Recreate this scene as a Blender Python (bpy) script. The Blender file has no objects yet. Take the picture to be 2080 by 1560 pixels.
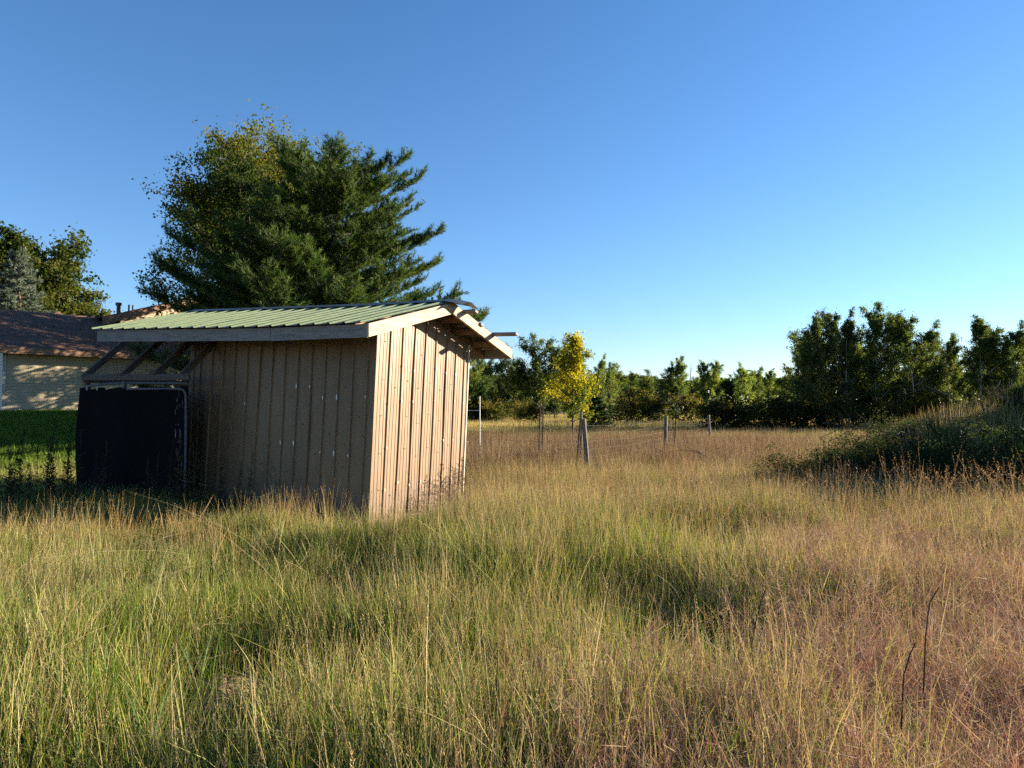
import bpy, math, random
import numpy as np
from mathutils import Vector, Matrix

random.seed(7)
RNG = np.random.default_rng(7)
R = math.radians
scene = bpy.context.scene
COL = scene.collection

# ------------------------------------------------------------------ camera
F_PX, CX, CY, HORIZON = 1443.0, 1040.0, 780.0, 830.0
EYE = 1.6
PITCH = math.atan((HORIZON - CY) / F_PX)
cam = bpy.data.cameras.new('camera')
cam.sensor_fit = 'HORIZONTAL'
cam.sensor_width = 36.0
cam.lens = 36.0 * F_PX / 2080.0
cam.clip_start, cam.clip_end = 0.05, 3000
camo = bpy.data.objects.new('camera', cam)
COL.objects.link(camo)
camo.location = (0, 0, EYE)
camo.rotation_euler = (R(90) + PITCH, 0, 0)
scene.camera = camo

# ------------------------------------------------------------------ light
SUN_AZ, SUN_EL = R(20), R(15.3)          # azimuth from +X towards +Y
world = bpy.data.worlds.new('World')
scene.world = world
world.use_nodes = True
wn = world.node_tree
wn.nodes.clear()
sky = wn.nodes.new('ShaderNodeTexSky')
sky.sky_type = 'NISHITA'
sky.sun_disc = False
sky.sun_elevation = SUN_EL
sky.sun_rotation = R(90) - SUN_AZ
sky.altitude = 300
sky.air_density = 1.0
sky.dust_density = 0.1
sky.ozone_density = 3.0
bg = wn.nodes.new('ShaderNodeBackground')
bg.inputs['Strength'].default_value = 0.050
wo = wn.nodes.new('ShaderNodeOutputWorld')
tint = wn.nodes.new('ShaderNodeMixRGB')      # clear dry air: a slightly deeper blue
tint.blend_type = 'MULTIPLY'
tint.inputs[0].default_value = 1.0
wtc = wn.nodes.new('ShaderNodeTexCoord')
wsp = wn.nodes.new('ShaderNodeSeparateXYZ')
wrp = wn.nodes.new('ShaderNodeValToRGB')
wrp.color_ramp.elements[0].position = 0.0
wrp.color_ramp.elements[0].color = (.90, .86, .98, 1)
wrp.color_ramp.elements[1].position = .55
wrp.color_ramp.elements[1].color = (.55, .83, 1.04, 1)
e_ = wrp.color_ramp.elements.new(.14)
e_.color = (.72, .87, 1.04, 1)
wn.links.new(wtc.outputs['Generated'], wsp.inputs[0])
wn.links.new(wsp.outputs['Z'], wrp.inputs[0])
wn.links.new(wrp.outputs[0], tint.inputs[2])
wn.links.new(sky.outputs[0], tint.inputs[1])
wn.links.new(tint.outputs[0], bg.inputs['Color'])
wn.links.new(bg.outputs[0], wo.inputs['Surface'])
sun = bpy.data.lights.new('sun', 'SUN')
sun.energy = 5.0
sun.angle = R(0.55)
sun.color = (1.0, 0.84, 0.64)
suno = bpy.data.objects.new('sun', sun)
COL.objects.link(suno)
S = Vector((math.cos(SUN_EL) * math.cos(SUN_AZ), math.cos(SUN_EL) * math.sin(SUN_AZ), math.sin(SUN_EL)))
suno.rotation_euler = S.to_track_quat('Z', 'Y').to_euler()
suno.location = (30, 10, 20)
vs = scene.view_settings
vs.view_transform = 'Standard'
vs.look = 'None'
vs.exposure = 2.15
vs.gamma = 1.0
scene.cycles.max_bounces = 4
scene.cycles.diffuse_bounces = 2
scene.cycles.glossy_bounces = 2
scene.cycles.transmission_bounces = 3
scene.cycles.transparent_max_bounces = 6
scene.cycles.use_denoising = False
scene.cycles.use_adaptive_sampling = True
scene.cycles.adaptive_threshold = 0.009
scene.cycles.sample_clamp_indirect = 1.0
scene.cycles.adaptive_min_samples = 16


def at(px, py, Y):
    """World point seen at photo pixel (px, py) at forward distance Y."""
    xc, yc = (px - CX) / F_PX, -(py - CY) / F_PX
    c, s = math.cos(PITCH), math.sin(PITCH)
    d = Vector((xc, c - s * yc, s + c * yc))
    return Vector((0, 0, EYE)) + d * (Y / d.y)


# ------------------------------------------------------------------ tagging
def tag(o, label=None, cat=None, group=None, kind=None):
    if label: o['label'] = label
    if cat: o['category'] = cat
    if group: o['group'] = group
    if kind: o['kind'] = kind
    return o


def empty(name, loc=(0, 0, 0), rz=0.0):
    o = bpy.data.objects.new(name, None)
    o.empty_display_size = 0.2
    o.location = loc
    o.rotation_euler = (0, 0, rz)
    COL.objects.link(o)
    return o


def link(name, me, parent=None, mat=None):
    o = bpy.data.objects.new(name, me)
    if mat is not None:
        me.materials.clear()
        me.materials.append(mat)
    COL.objects.link(o)
    if parent is not None:
        o.parent = parent
    return o


# ------------------------------------------------------------------ numpy mesh
def np_mesh(name, verts, faces, col=None, smooth=False):
    """faces: (M,k) array or a list of such arrays."""
    if not isinstance(faces, list):
        faces = [faces]
    faces = [f for f in faces if len(f)]
    me = bpy.data.meshes.new(name)
    verts = np.asarray(verts, dtype=np.float32)
    me.vertices.add(len(verts))
    me.vertices.foreach_set('co', verts.ravel())
    nl = sum(f.size for f in faces)
    npoly = sum(len(f) for f in faces)
    me.loops.add(nl)
    me.loops.foreach_set('vertex_index', np.concatenate([f.ravel() for f in faces]).astype(np.int32))
    me.polygons.add(npoly)
    tot = np.concatenate([np.full(len(f), f.shape[1]) for f in faces])
    st = np.concatenate([[0], np.cumsum(tot)[:-1]])
    me.polygons.foreach_set('loop_start', st.astype(np.int32))
    me.polygons.foreach_set('use_smooth', np.full(npoly, bool(smooth)))
    if col is not None:
        a = me.color_attributes.new('col', 'FLOAT_COLOR', 'POINT')
        c = np.ones((len(verts), 4), dtype=np.float32)
        c[:, :3] = col
        a.data.foreach_set('color', c.ravel())
    me.update(calc_edges=True)
    return me


class MB:
    """Collects boxes, tubes and sheets into one mesh."""
    def __init__(s):
        s.v, s.q, s.t, s.n = [], [], [], 0

    def add(s, v, q=None, t=None):
        v = np.asarray(v, dtype=float)
        s.v.append(v)
        if q is not None and len(q): s.q.append(np.asarray(q) + s.n)
        if t is not None and len(t): s.t.append(np.asarray(t) + s.n)
        s.n += len(v)

    def hexa(s, c):      # 8 corners: bottom 4 ccw, top 4 ccw
        s.add([tuple(p) for p in c], [(0, 3, 2, 1), (4, 5, 6, 7), (0, 1, 5, 4), (1, 2, 6, 5), (2, 3, 7, 6), (3, 0, 4, 7)])

    def box(s, o, a, b, c):   # origin corner and three edge vectors
        o, a, b, c = Vector(o), Vector(a), Vector(b), Vector(c)
        s.hexa([o, o + a, o + a + b, o + b, o + c, o + a + c, o + a + b + c, o + b + c])

    def beam(s, p, q, w, h, up=(0, 0, 1)):   # centred board from p to q
        p, q = Vector(p), Vector(q)
        d = (q - p).normalized()
        side = d.cross(Vector(up)).normalized() * w
        u = side.cross(d).normalized() * h
        s.box(p - side / 2 - u / 2, q - p, side, u)

    def tube(s, pts, r0, r1=None, n=6, cap=True):
        pts = np.asarray([tuple(p) for p in pts], dtype=float)
        if r1 is None: r1 = r0
        m = len(pts)
        rad = np.linspace(r0, r1, m) if np.isscalar(r0) else np.asarray(r0)
        tan = np.gradient(pts, axis=0)
        tan /= np.linalg.norm(tan, axis=1)[:, None] + 1e-9
        ref = np.array([0.31, 0.17, 0.93]) if abs(tan[:, 2]).mean() < .8 else np.array([1., .1, 0])
        a = np.cross(tan, ref); a /= np.linalg.norm(a, axis=1)[:, None] + 1e-9
        b = np.cross(tan, a)
        th = np.linspace(0, 2 * np.pi, n, endpoint=False)
        v = pts[:, None] + rad[:, None, None] * (np.cos(th)[None, :, None] * a[:, None] + np.sin(th)[None, :, None] * b[:, None])
        i = np.arange(m - 1)[:, None] * n + np.arange(n)[None]
        j = np.arange(m - 1)[:, None] * n + (np.arange(n)[None] + 1) % n
        q = np.stack([i, j, j + n, i + n], -1).reshape(-1, 4)
        v = v.reshape(-1, 3)
        t = []
        if cap:
            c0, c1 = len(v), len(v) + 1
            v = np.vstack([v, pts[:1], pts[-1:]])
            for k in range(n):
                t.append((c0, (k + 1) % n, k))
                t.append((c1, (m - 1) * n + k, (m - 1) * n + (k + 1) % n))
        s.add(v, q, t)

    def mesh(s, name, smooth=False):
        fs = []
        if s.q: fs.append(np.vstack(s.q))
        if s.t: fs.append(np.vstack(s.t))
        return np_mesh(name, np.vstack(s.v), fs, smooth=smooth)

    def build(s, name, mat, parent=None, smooth=False):
        return link(name, s.mesh(name, smooth), parent, mat)


# ------------------------------------------------------------------ materials
def new_mat(name):
    m = bpy.data.materials.new(name)
    m.use_nodes = True
    nt = m.node_tree
    p = nt.nodes['Principled BSDF']
    return m, nt, p


def N(nt, kind, **kw):
    n = nt.nodes.new(kind)
    for k, v in kw.items():
        if k in n.inputs: n.inputs[k].default_value = v
        else: setattr(n, k, v)
    return n


def ramp(nt, fac, stops):
    r = nt.nodes.new('ShaderNodeValToRGB')
    while len(r.color_ramp.elements) > 1:
        r.color_ramp.elements.remove(r.color_ramp.elements[-1])
    for i, (p, c) in enumerate(stops):
        e = r.color_ramp.elements[0] if i == 0 else r.color_ramp.elements.new(p)
        e.position = p
        e.color = (*c, 1)
    nt.links.new(fac, r.inputs[0])
    return r


def tex_noise(nt, scale, detail=5, rough=.6, stretch=(1, 1, 1), coord='Object', rot=(0, 0, 0)):
    tc = nt.nodes.new('ShaderNodeTexCoord')
    mp0 = nt.nodes.new('ShaderNodeMapping')
    mp0.inputs['Rotation'].default_value = rot
    mp = nt.nodes.new('ShaderNodeMapping')
    mp.inputs['Scale'].default_value = stretch
    nz = N(nt, 'ShaderNodeTexNoise', Scale=scale, Detail=detail, Roughness=rough)
    nt.links.new(tc.outputs[coord], mp0.inputs[0])
    nt.links.new(mp0.outputs[0], mp.inputs[0])
    nt.links.new(mp.outputs[0], nz.inputs['Vector'])
    return nz


def mul(nt, a, b, fac=1.0, mode='MULTIPLY'):
    m = nt.nodes.new('ShaderNodeMixRGB')
    m.blend_type = mode
    m.inputs[0].default_value = fac
    for s, i in ((a, 1), (b, 2)):
        if isinstance(s, tuple): m.inputs[i].default_value = (*s, 1)
        else: nt.links.new(s, m.inputs[i])
    return m


def bump(nt, p, h, strength=.3, dist=.01):
    b = N(nt, 'ShaderNodeBump', Strength=strength, Distance=dist)
    nt.links.new(h, b.inputs['Height'])
    nt.links.new(b.outputs[0], p.inputs['Normal'])


def mat_painted(name, base, dark, rough=.5, spec=.4, grime=.5, scale=3):
    m, nt, p = new_mat(name)
    n1 = tex_noise(nt, scale, 6, .65, (1, 1, .25))
    n2 = tex_noise(nt, scale * 9, 4, .6, (1, 1, .12))
    r1 = ramp(nt, n1.outputs[0], [(.3, dark), (.62, base)])
    r2 = ramp(nt, n2.outputs[0], [(.3, (1 - grime * .5,) * 3), (.6, (1, 1, 1))])
    mx = mul(nt, r1.outputs[0], r2.outputs[0])
    nt.links.new(mx.outputs[0], p.inputs['Base Color'])
    p.inputs['Roughness'].default_value = rough
    p.inputs['Specular IOR Level'].default_value = spec
    bump(nt, p, n1.outputs[0], .25, .006)
    return m


def mat_wall(name):
    """tan painted metal, paint thinned to bare brownish metal low down"""
    m, nt, p = new_mat(name)
    n1 = tex_noise(nt, 2.2, 6, .65, (1, 1, .2))
    n2 = tex_noise(nt, 26, 5, .7, (1, 1, .1))
    r1 = ramp(nt, n1.outputs[0], [(.3, (.148, .096, .052)), (.65, (.188, .124, .068))])
    r2 = ramp(nt, n2.outputs[0], [(.32, (.80, .78, .76)), (.58, (1, 1, 1))])
    mx = mul(nt, r1.outputs[0], r2.outputs[0])
    tc = nt.nodes.new('ShaderNodeTexCoord')
    sp = nt.nodes.new('ShaderNodeSeparateXYZ')
    nt.links.new(tc.outputs['Object'], sp.inputs[0])
    nz = tex_noise(nt, 5, 7, .7)
    ad = N(nt, 'ShaderNodeMath', operation='MULTIPLY_ADD')
    nt.links.new(nz.outputs[0], ad.inputs[0]); ad.inputs[1].default_value = -.9
    nt.links.new(sp.outputs['Z'], ad.inputs[2])
    rr = ramp(nt, ad.outputs[0], [(.0, (.8, .8, .8)), (.12, (0, 0, 0))])
    mm = nt.nodes.new('ShaderNodeMixRGB')
    nt.links.new(rr.outputs[0], mm.inputs[0])
    nt.links.new(mx.outputs[0], mm.inputs[1])
    mm.inputs[2].default_value = (.150, .100, .066, 1)
    nt.links.new(mm.outputs[0], p.inputs['Base Color'])
    p.inputs['Roughness'].default_value = .48
    p.inputs['Specular IOR Level'].default_value = .35
    bump(nt, p, n1.outputs[0], .35, .01)
    return m


def mat_wood(name, c0, c1, c2, axis_rz=0.0, rough=.85, scale=1.0):
    """weathered board: streaks along the grain (object X after rotation)"""
    m, nt, p = new_mat(name)
    g1 = tex_noise(nt, 14 * scale, 7, .7, (.35, 1.6, 3.4), rot=(0, 0, -axis_rz))
    g2 = tex_noise(nt, 60 * scale, 5, .75, (.06, 1.0, 2.4), rot=(0, 0, -axis_rz))
    k = tex_noise(nt, 3.2 * scale, 3, .5, (.9, 1.5, 1.5), rot=(0, 0, -axis_rz))
    r1 = ramp(nt, g1.outputs[0], [(.28, c0), (.42, c1), (.7, c2)])
    r2 = ramp(nt, g2.outputs[0], [(.34, (.34, .32, .30)), (.47, (1, 1, 1))])
    r3 = ramp(nt, k.outputs[0], [(.26, (.86, .84, .82)), (.38, (1, 1, 1))])
    a = mul(nt, r1.outputs[0], r2.outputs[0])
    b = mul(nt, a.outputs[0], r3.outputs[0])
    nt.links.new(b.outputs[0], p.inputs['Base Color'])
    p.inputs['Roughness'].default_value = rough
    p.inputs['Specular IOR Level'].default_value = .2
    bump(nt, p, g2.outputs[0], .35, .002)
    return m


def mat_plain(name, c, rough=.7, metal=0.0, spec=.3, var=.25, scale=8):
    m, nt, p = new_mat(name)
    n1 = tex_noise(nt, scale, 5, .6)
    r1 = ramp(nt, n1.outputs[0], [(.3, tuple(x * (1 - var) for x in c)), (.7, tuple(min(1, x * (1 + var * .5)) for x in c))])
    nt.links.new(r1.outputs[0], p.inputs['Base Color'])
    p.inputs['Roughness'].default_value = rough
    p.inputs['Metallic'].default_value = metal
    p.inputs['Specular IOR Level'].default_value = spec
    return m


def mat_leaf(name, trans=.4, rough=.65, spec=.1, rnd=.25, warm=(1.05, 1.18, .6)):
    """leaf: per-vertex colour x object colour, light passes through"""
    m, nt, p = new_mat(name)
    at_ = N(nt, 'ShaderNodeAttribute', attribute_name='col')
    oi = nt.nodes.new('ShaderNodeObjectInfo')
    a = mul(nt, at_.outputs['Color'], oi.outputs['Color'])
    rr = ramp(nt, oi.outputs['Random'], [(0, ((1 - rnd) * .86,) * 3), (1, ((1 + rnd * .6) * .86, (1 + rnd * .5) * .86, .86))])
    b = mul(nt, a.outputs[0], rr.outputs[0])
    nt.links.new(b.outputs[0], p.inputs['Base Color'])
    p.inputs['Roughness'].default_value = rough
    p.inputs['Specular IOR Level'].default_value = spec
    t = nt.nodes.new('ShaderNodeBsdfTranslucent')
    tc = mul(nt, b.outputs[0], warm)
    nt.links.new(tc.outputs[0], t.inputs['Color'])
    mx = nt.nodes.new('ShaderNodeMixShader')
    mx.inputs[0].default_value = trans
    out = nt.nodes['Material Output']
    nt.links.new(p.outputs[0], mx.inputs[1])
    nt.links.new(t.outputs[0], mx.inputs[2])
    nt.links.new(mx.outputs[0], out.inputs['Surface'])
    return m


FRZ = math.atan2(.42, -.9075)     # direction of the front wall, to the left
GRZ = math.atan2(.9075, .42)      # direction of the gable wall, away
M = {}
M['wall'] = mat_wall('tan_painted_metal')
M['greenroof'] = mat_painted('green_painted_metal', (.125, .165, .09), (.10, .135, .072), .38, .5, .4, 4)
M['darkroof'] = mat_painted('dark_metal_cap', (.07, .085, .08), (.05, .06, .06), .4, .5)
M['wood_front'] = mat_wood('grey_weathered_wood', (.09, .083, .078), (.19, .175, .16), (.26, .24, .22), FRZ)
M['wood_gable'] = mat_wood('sunlit_board_wood', (.20, .16, .115), (.32, .265, .20), (.42, .36, .28), GRZ)  # board wood lightened to stand in for sunlight; front boards use the darker copy
M['wood_under'] = mat_wood('brown_framing_wood', (.10, .06, .04), (.20, .125, .08), (.27, .18, .12), FRZ)
M['wood_run'] = mat_wood('dark_run_wood', (.05, .04, .035), (.11, .09, .075), (.16, .135, .115), GRZ)
M['post'] = mat_wood('post_wood', (.05, .042, .034), (.12, .105, .09), (.19, .17, .15), 0, scale=.8)
M['screw'] = mat_plain('screw_metal', (.10, .09, .08), .5, .5)
M['chip'] = mat_plain('bare_zinc_chip', (.62, .62, .60), .5, .2)
M['strip'] = mat_plain('frayed_strip', (.22, .21, .20), .8)
M['trim'] = mat_plain('pale_trim', (.62, .56, .45), .5)
M['black'] = mat_plain('black_shade_cloth', (.004, .004, .0048), 1.0, 0, .12, .5, 60)
M['pipe'] = mat_plain('grey_pipe', (.085, .09, .095), .7, .1)
M['wire'] = mat_plain('rusty_wire', (.10, .085, .07), .7, .2)
M['wire_dark'] = mat_plain('dark_mesh_wire', (.035, .032, .03), .6, .3)
M['siding'] = mat_plain('cream_siding', (.42, .37, .25), .6, 0, .3, .12, 2)
M['siding_grey'] = mat_plain('corner_trim_paint', (.45, .43, .38), .6)
M['soffit'] = mat_plain('brown_trim', (.27, .16, .10), .6)
M['pvc'] = mat_plain('vent_pipe', (.09, .075, .07), .6)
M['bark'] = mat_wood('bark_brown', (.05, .04, .032), (.10, .08, .065), (.15, .125, .10), 0)
M['bark_pale'] = mat_wood('bark_pale', (.22, .21, .18), (.38, .36, .32), (.48, .46, .42), 0)
M['twig'] = mat_plain('dead_twig', (.075, .058, .046), .9)
M['stalk'] = mat_plain('dark_stalk', (.035, .022, .018), .8)
M['rust'] = mat_plain('rusted_steel', (.055, .035, .028), .8, .2)
M['whitepost'] = mat_plain('white_post', (.62, .62, .60), .5)
M['leaf'] = mat_leaf('leaf', .5)
M['needle'] = mat_leaf('needle', .34, .55, .15, .12)
M['grass'] = mat_leaf('grass_blade', .34, .6, .18, .22, (1.2, 1.1, .65))
M['dry'] = mat_leaf('dry_grass_blade', .28, .7, .12, .22, (1.15, 1.0, .75))


def mat_shingle():
    m, nt, p = new_mat('brown_shingles')
    tc = nt.nodes.new('ShaderNodeTexCoord')
    mp = nt.nodes.new('ShaderNodeMapping')
    mp.inputs['Rotation'].default_value = (0, 0, -math.atan2(.69, .72))
    br = nt.nodes.new('ShaderNodeTexBrick')
    br.inputs['Scale'].default_value = 1.0
    br.inputs['Brick Width'].default_value = .3
    br.inputs['Row Height'].default_value = .135
    br.inputs['Mortar Size'].default_value = .004
    br.inputs['Color1'].default_value = (.17, .095, .062, 1)
    br.inputs['Color2'].default_value = (.11, .062, .043, 1)
    br.inputs['Mortar'].default_value = (.035, .022, .02, 1)
    nt.links.new(tc.outputs['Object'], mp.inputs[0])
    nt.links.new(mp.outputs[0], br.inputs['Vector'])
    nz = tex_noise(nt, 2.5, 5, .6)
    rr = ramp(nt, nz.outputs[0], [(.3, (.75, .75, .75)), (.7, (1.15, 1.1, 1.05))])
    mx = mul(nt, br.outputs['Color'], rr.outputs[0])
    nt.links.new(mx.outputs[0], p.inputs['Base Color'])
    p.inputs['Roughness'].default_value = .9
    return m


M['shingle'] = mat_shingle()


def mat_ground():
    m, nt, p = new_mat('field_soil')
    n1 = tex_noise(nt, .35, 6, .65)
    n2 = tex_noise(nt, 9, 6, .7)
    r1 = ramp(nt, n1.outputs[0], [(.35, (.050, .060, .022)), (.5, (.085, .078, .035)), (.65, (.13, .10, .055))])
    r2 = ramp(nt, n2.outputs[0], [(.3, (.5, .5, .5)), (.65, (1.1, 1.1, 1.1))])
    mx = mul(nt, r1.outputs[0], r2.outputs[0])
    nt.links.new(mx.outputs[0], p.inputs['Base Color'])
    p.inputs['Roughness'].default_value = 1
    p.inputs['Specular IOR Level'].default_value = .1
    bump(nt, p, n2.outputs[0], .8, .05)
    return m


M['ground'] = mat_ground()


# ------------------------------------------------------------------ terrain
def sstep(a, b, x):
    t = np.clip((np.asarray(x, dtype=float) - a) / (b - a), 0, 1)
    return t * t * (3 - 2 * t)


_NT = np.random.default_rng(99).random((64, 64))


def vnoise(x, y, s=1.0, o=0.0):
    x = np.asarray(x, dtype=float) * s + 17.3 + o
    y = np.asarray(y, dtype=float) * s + 5.7 + o * 1.7
    xi, yi = np.floor(x).astype(int), np.floor(y).astype(int)
    fx, fy = x - xi, y - yi
    fx, fy = fx * fx * (3 - 2 * fx), fy * fy * (3 - 2 * fy)
    g = lambda a, b: _NT[a % 64, b % 64]
    return (g(xi, yi) * (1 - fx) + g(xi + 1, yi) * fx) * (1 - fy) + (g(xi, yi + 1) * (1 - fx) + g(xi + 1, yi + 1) * fx) * fy


def fbm(x, y, s=1.0, o=0.0):
    return (vnoise(x, y, s, o) * .55 + vnoise(x, y, s * 2.1, o + 3) * .28 + vnoise(x, y, s * 4.3, o + 7) * .17)


def mound(x, y):
    a = ((x - 12.6) / 7.2) ** 2 + ((y - 13.2) / np.where(y < 13.2, 1.9, 4.0)) ** 2
    return np.clip(1 - a, 0, 1)


def hgt(x, y):
    x = np.asarray(x, dtype=float); y = np.asarray(y, dtype=float)
    z = 1.42 * sstep(12.5, 26, y) * sstep(-4.5, -12.5, x + .0 * y)
    z = z + (1.42 * sstep(5.2, 8.9, x) + 1.0 * sstep(9.6, 12.0, x)) * mound(x, y) ** .24 * (0.9 + .45 * (fbm(x, y, 1.1, 5) - .5) + .25 * (vnoise(x, y, 3.1, 8) - .5))  # includes an unseen rise right of view, added to shade the mound face
    z = z + .10 * (fbm(x, y, .45) - .5) * sstep(300, 60, y)
    z = z + .15 * (vnoise(x, y, .85, 33) - .5) * sstep(11, 7, y) * sstep(-6, 0, y)
    return z


def hz(x, y):
    return float(hgt(np.array([x]), np.array([y]))[0])


xs = np.unique(np.concatenate([np.linspace(-700, -60, 17), np.linspace(-60, -24, 19), np.linspace(-24, 24, 161), np.linspace(24, 60, 19), np.linspace(60, 700, 17)]))
ys = np.unique(np.concatenate([np.linspace(-60, -6, 10), np.linspace(-6, 34, 135), np.linspace(34, 110, 39), np.linspace(110, 1200, 20)]))
gx, gy = np.meshgrid(xs, ys)
gz = hgt(gx, gy)
gv = np.stack([gx, gy, gz], -1).reshape(-1, 3)
nx = len(xs)
ii = (np.arange(len(ys) - 1)[:, None] * nx + np.arange(nx - 1)[None]).ravel()
gf = np.stack([ii, ii + 1, ii + 1 + nx, ii + nx], -1)
go = link('ground', np_mesh('ground', gv, gf, smooth=True), None, M['ground'])
tag(go, kind='structure')

# ------------------------------------------------------------------ the shed
EF = Vector((-.9075, .42, 0))     # along the front, to the left
EG = Vector((.42, .9075, 0))      # along the gable, away
NG = -EF                          # gable wall faces this way
NF = -EG
C0 = Vector((-1.8, 9.2, 0))
LEAN = Vector((.042, 0, 0))


def lean(p, z):
    return Vector((p.x, p.y, z)) + LEAN * (z - 1.3)


E0 = Vector((-1.706, 8.29, 0))    # near end of the roof, under the front right corner
RS = 3.98                         # roof span, eave to eave
shed = empty('metal_shed', (C0.x, C0.y, 0))
shed_inv = Matrix.Translation(-Vector((C0.x, C0.y, 0)))


def part(mb, name, mat, parent, smooth=False, kind=None, label=None):
    """mesh given in world space, stored relative to its parent"""
    o = mb.build(name, mat, None, smooth)
    if parent is not None:
        off = Vector(parent.location)
        p = parent.parent
        while p is not None:
            off += Vector(p.location); p = p.parent
        o.data.transform(Matrix.Translation(-off))
        o.parent = parent
    if kind: o['kind'] = kind
    if label: o['label'] = label
    return o


def ribbed(mb, p0, along, length, zbot, ztop, out, ribs, rw=.019, rt=.010, rh=.022, leaning=True, minor=()):
    """a pressed sheet: vertical ribs at the given distances"""
    prof = [(0.0, 0.0)]
    items = [(r, rw, rt, rh) for r in ribs] + [(r, .010, .004, .005) for r in minor]
    for r, w, t_, h in sorted(items):
        for d, hh in ((-w, 0), (-t_, h), (t_, h), (w, 0)):
            if 0 < r + d < length: prof.append((r + d, hh))
    prof.append((length, 0.0))
    v, q = [], []
    nz = 7
    for k in range(nz):
        for (s_, h) in prof:
            zt = ztop(s_)
            zb = zbot(s_) if callable(zbot) else zbot
            z = zb + (zt - zb) * k / (nz - 1)
            wob = .004 * math.sin(s_ * 7 + z * 2.3) + .003 * math.sin(s_ * 19 - z * 3)
            p = p0 + along * s_ + out * (h + wob)
            v.append(lean(p, z) if leaning else Vector((p.x, p.y, z)))
    m = len(prof)
    for k in range(nz - 1):
        for i in range(m - 1):
            q.append((k * m + i, k * m + i + 1, (k + 1) * m + i + 1, (k + 1) * m + i))
    mb.add([tuple(a) for a in v], q)
    return prof


def roof_z(s):   # top of the roof over the span, s from the front eave
    return 2.605 + .515 * (1 - abs(s - 1.99) / 1.99)


def rise(L):     # the roof lifts slightly to the left
    return .02 * min(L, 1.47) / 1.47 + max(0, L - 1.47) * .037


# front wall sheets (three, 0.92 m each with four ribs)
FW = 3.01
PITCHW = FW / 13
top_front = lambda s_: roof_z(.786) - .10 + rise(s_)
k = 0
edges = [0, 4.45 * PITCHW, 8.5 * PITCHW, FW]
for a, b in zip(edges[:-1], edges[1:]):
    mb = MB()
    ribs = [r * PITCHW - a for r in np.arange(.55, 13.2, 1.0) if a - .02 < r * PITCHW < b + .02]
    off = NF * (.004 * k)
    ribbed(mb, C0 + EF * a + off, EF, b - a + .015, -.15, lambda s_, a=a: top_front(s_ + a), NF, ribs)
    part(mb, 'wall_sheet', M['wall'], shed)
    k += 1
# gable wall sheets
GL = 2.457
gp = GL / 8.3


def top_gable(s_):
    ss = s_ + .786
    return roof_z(ss) - .17


edges = [0, 2.95 * gp, 5.95 * gp, GL]
gable_ribs = [r * gp for r in (1.0, 2.0, 2.95, 3.95, 4.95, 5.95, 6.95, 7.9)]
for i, (a, b) in enumerate(zip(edges[:-1], edges[1:])):
    mb = MB()
    ribs = [r - a for r in gable_ribs if a - .01 <= r < b - .02 or (r == gable_ribs[-1] and i == 2)]
    minor = [x for x in np.arange(.0, GL, gp / 4) if a < x < b and min(abs(x - r) for r in gable_ribs) > .045]
    ribbed(mb, C0 + EG * a + NG * (.004 * i + .001), EG, b - a + .015, -.15, lambda s_, a=a: top_gable(s_ + a), NG, [r for r in ribs], rh=.019, minor=[x - a for x in minor])
    part(mb, 'wall_sheet', M['wall'], shed)
# back and left walls, plain ribbed sheets out of sight
mb = MB()
C1 = C0 + EG * GL
ribbed(mb, C1, EF, FW + .02, -.15, lambda s_: roof_z(.786 + GL) - .2, EG, list(np.arange(.2, FW, .24)))
part(mb, 'wall_sheet', M['wall'], shed)
mb = MB()
ribbed(mb, C0 + EF * FW + EG * .002, EG, GL - .004, -.15, top_gable, EF, list(np.arange(.2, GL, .24)))
part(mb, 'wall_sheet', M['wall'], shed)
# the two narrow recessed sheets left of the front wall
mb = MB()
rec = C0 + EF * (FW - .02) + EG * .10
ribbed(mb, rec, EF, .50, -.1, lambda s_: 2.76, NF, [.13, .27, .40], rh=.018)
part(mb, 'wall_sheet', M['wall'], shed, label='narrow recessed sheet beside the run')
mb = MB()
for p, d in ((C0 + NG * .03 + NF * .005, None),):
    pass
# corner trim on the near and far corners
mb = MB()
zt = top_gable(GL) + .0
p = C0 + EG * (GL + .004)
mb.hexa([lean(p + NG * .002, -.1), lean(p + NG * .03, -.1), lean(p + NG * .03 + EG * .02, -.1), lean(p + EG * .02 + NG * .002, -.1),
         lean(p + NG * .002, zt), lean(p + NG * .03, zt), lean(p + NG * .03 + EG * .02, zt), lean(p + EG * .02 + NG * .002, zt)])
part(mb, 'corner_trim', M['trim'], shed)
# screws and bare chips
mb = MB()


def disc(mb, p, n, r):
    n = Vector(n).normalized()
    a = n.cross(Vector((0, 0, 1))).normalized()
    b = a.cross(n)
    pts = [p + (a * math.cos(t) + b * math.sin(t)) * r for t in [i * math.pi / 3 for i in range(6)]]
    v = [tuple(x) for x in pts] + [tuple(x + n * .006) for x in pts] + [tuple(p + n * .009)]
    mb.add(v, [(i, (i + 1) % 6, 6 + (i + 1) % 6, 6 + i) for i in range(6)], [(6 + i, 6 + (i + 1) % 6, 12) for i in range(6)])


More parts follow.
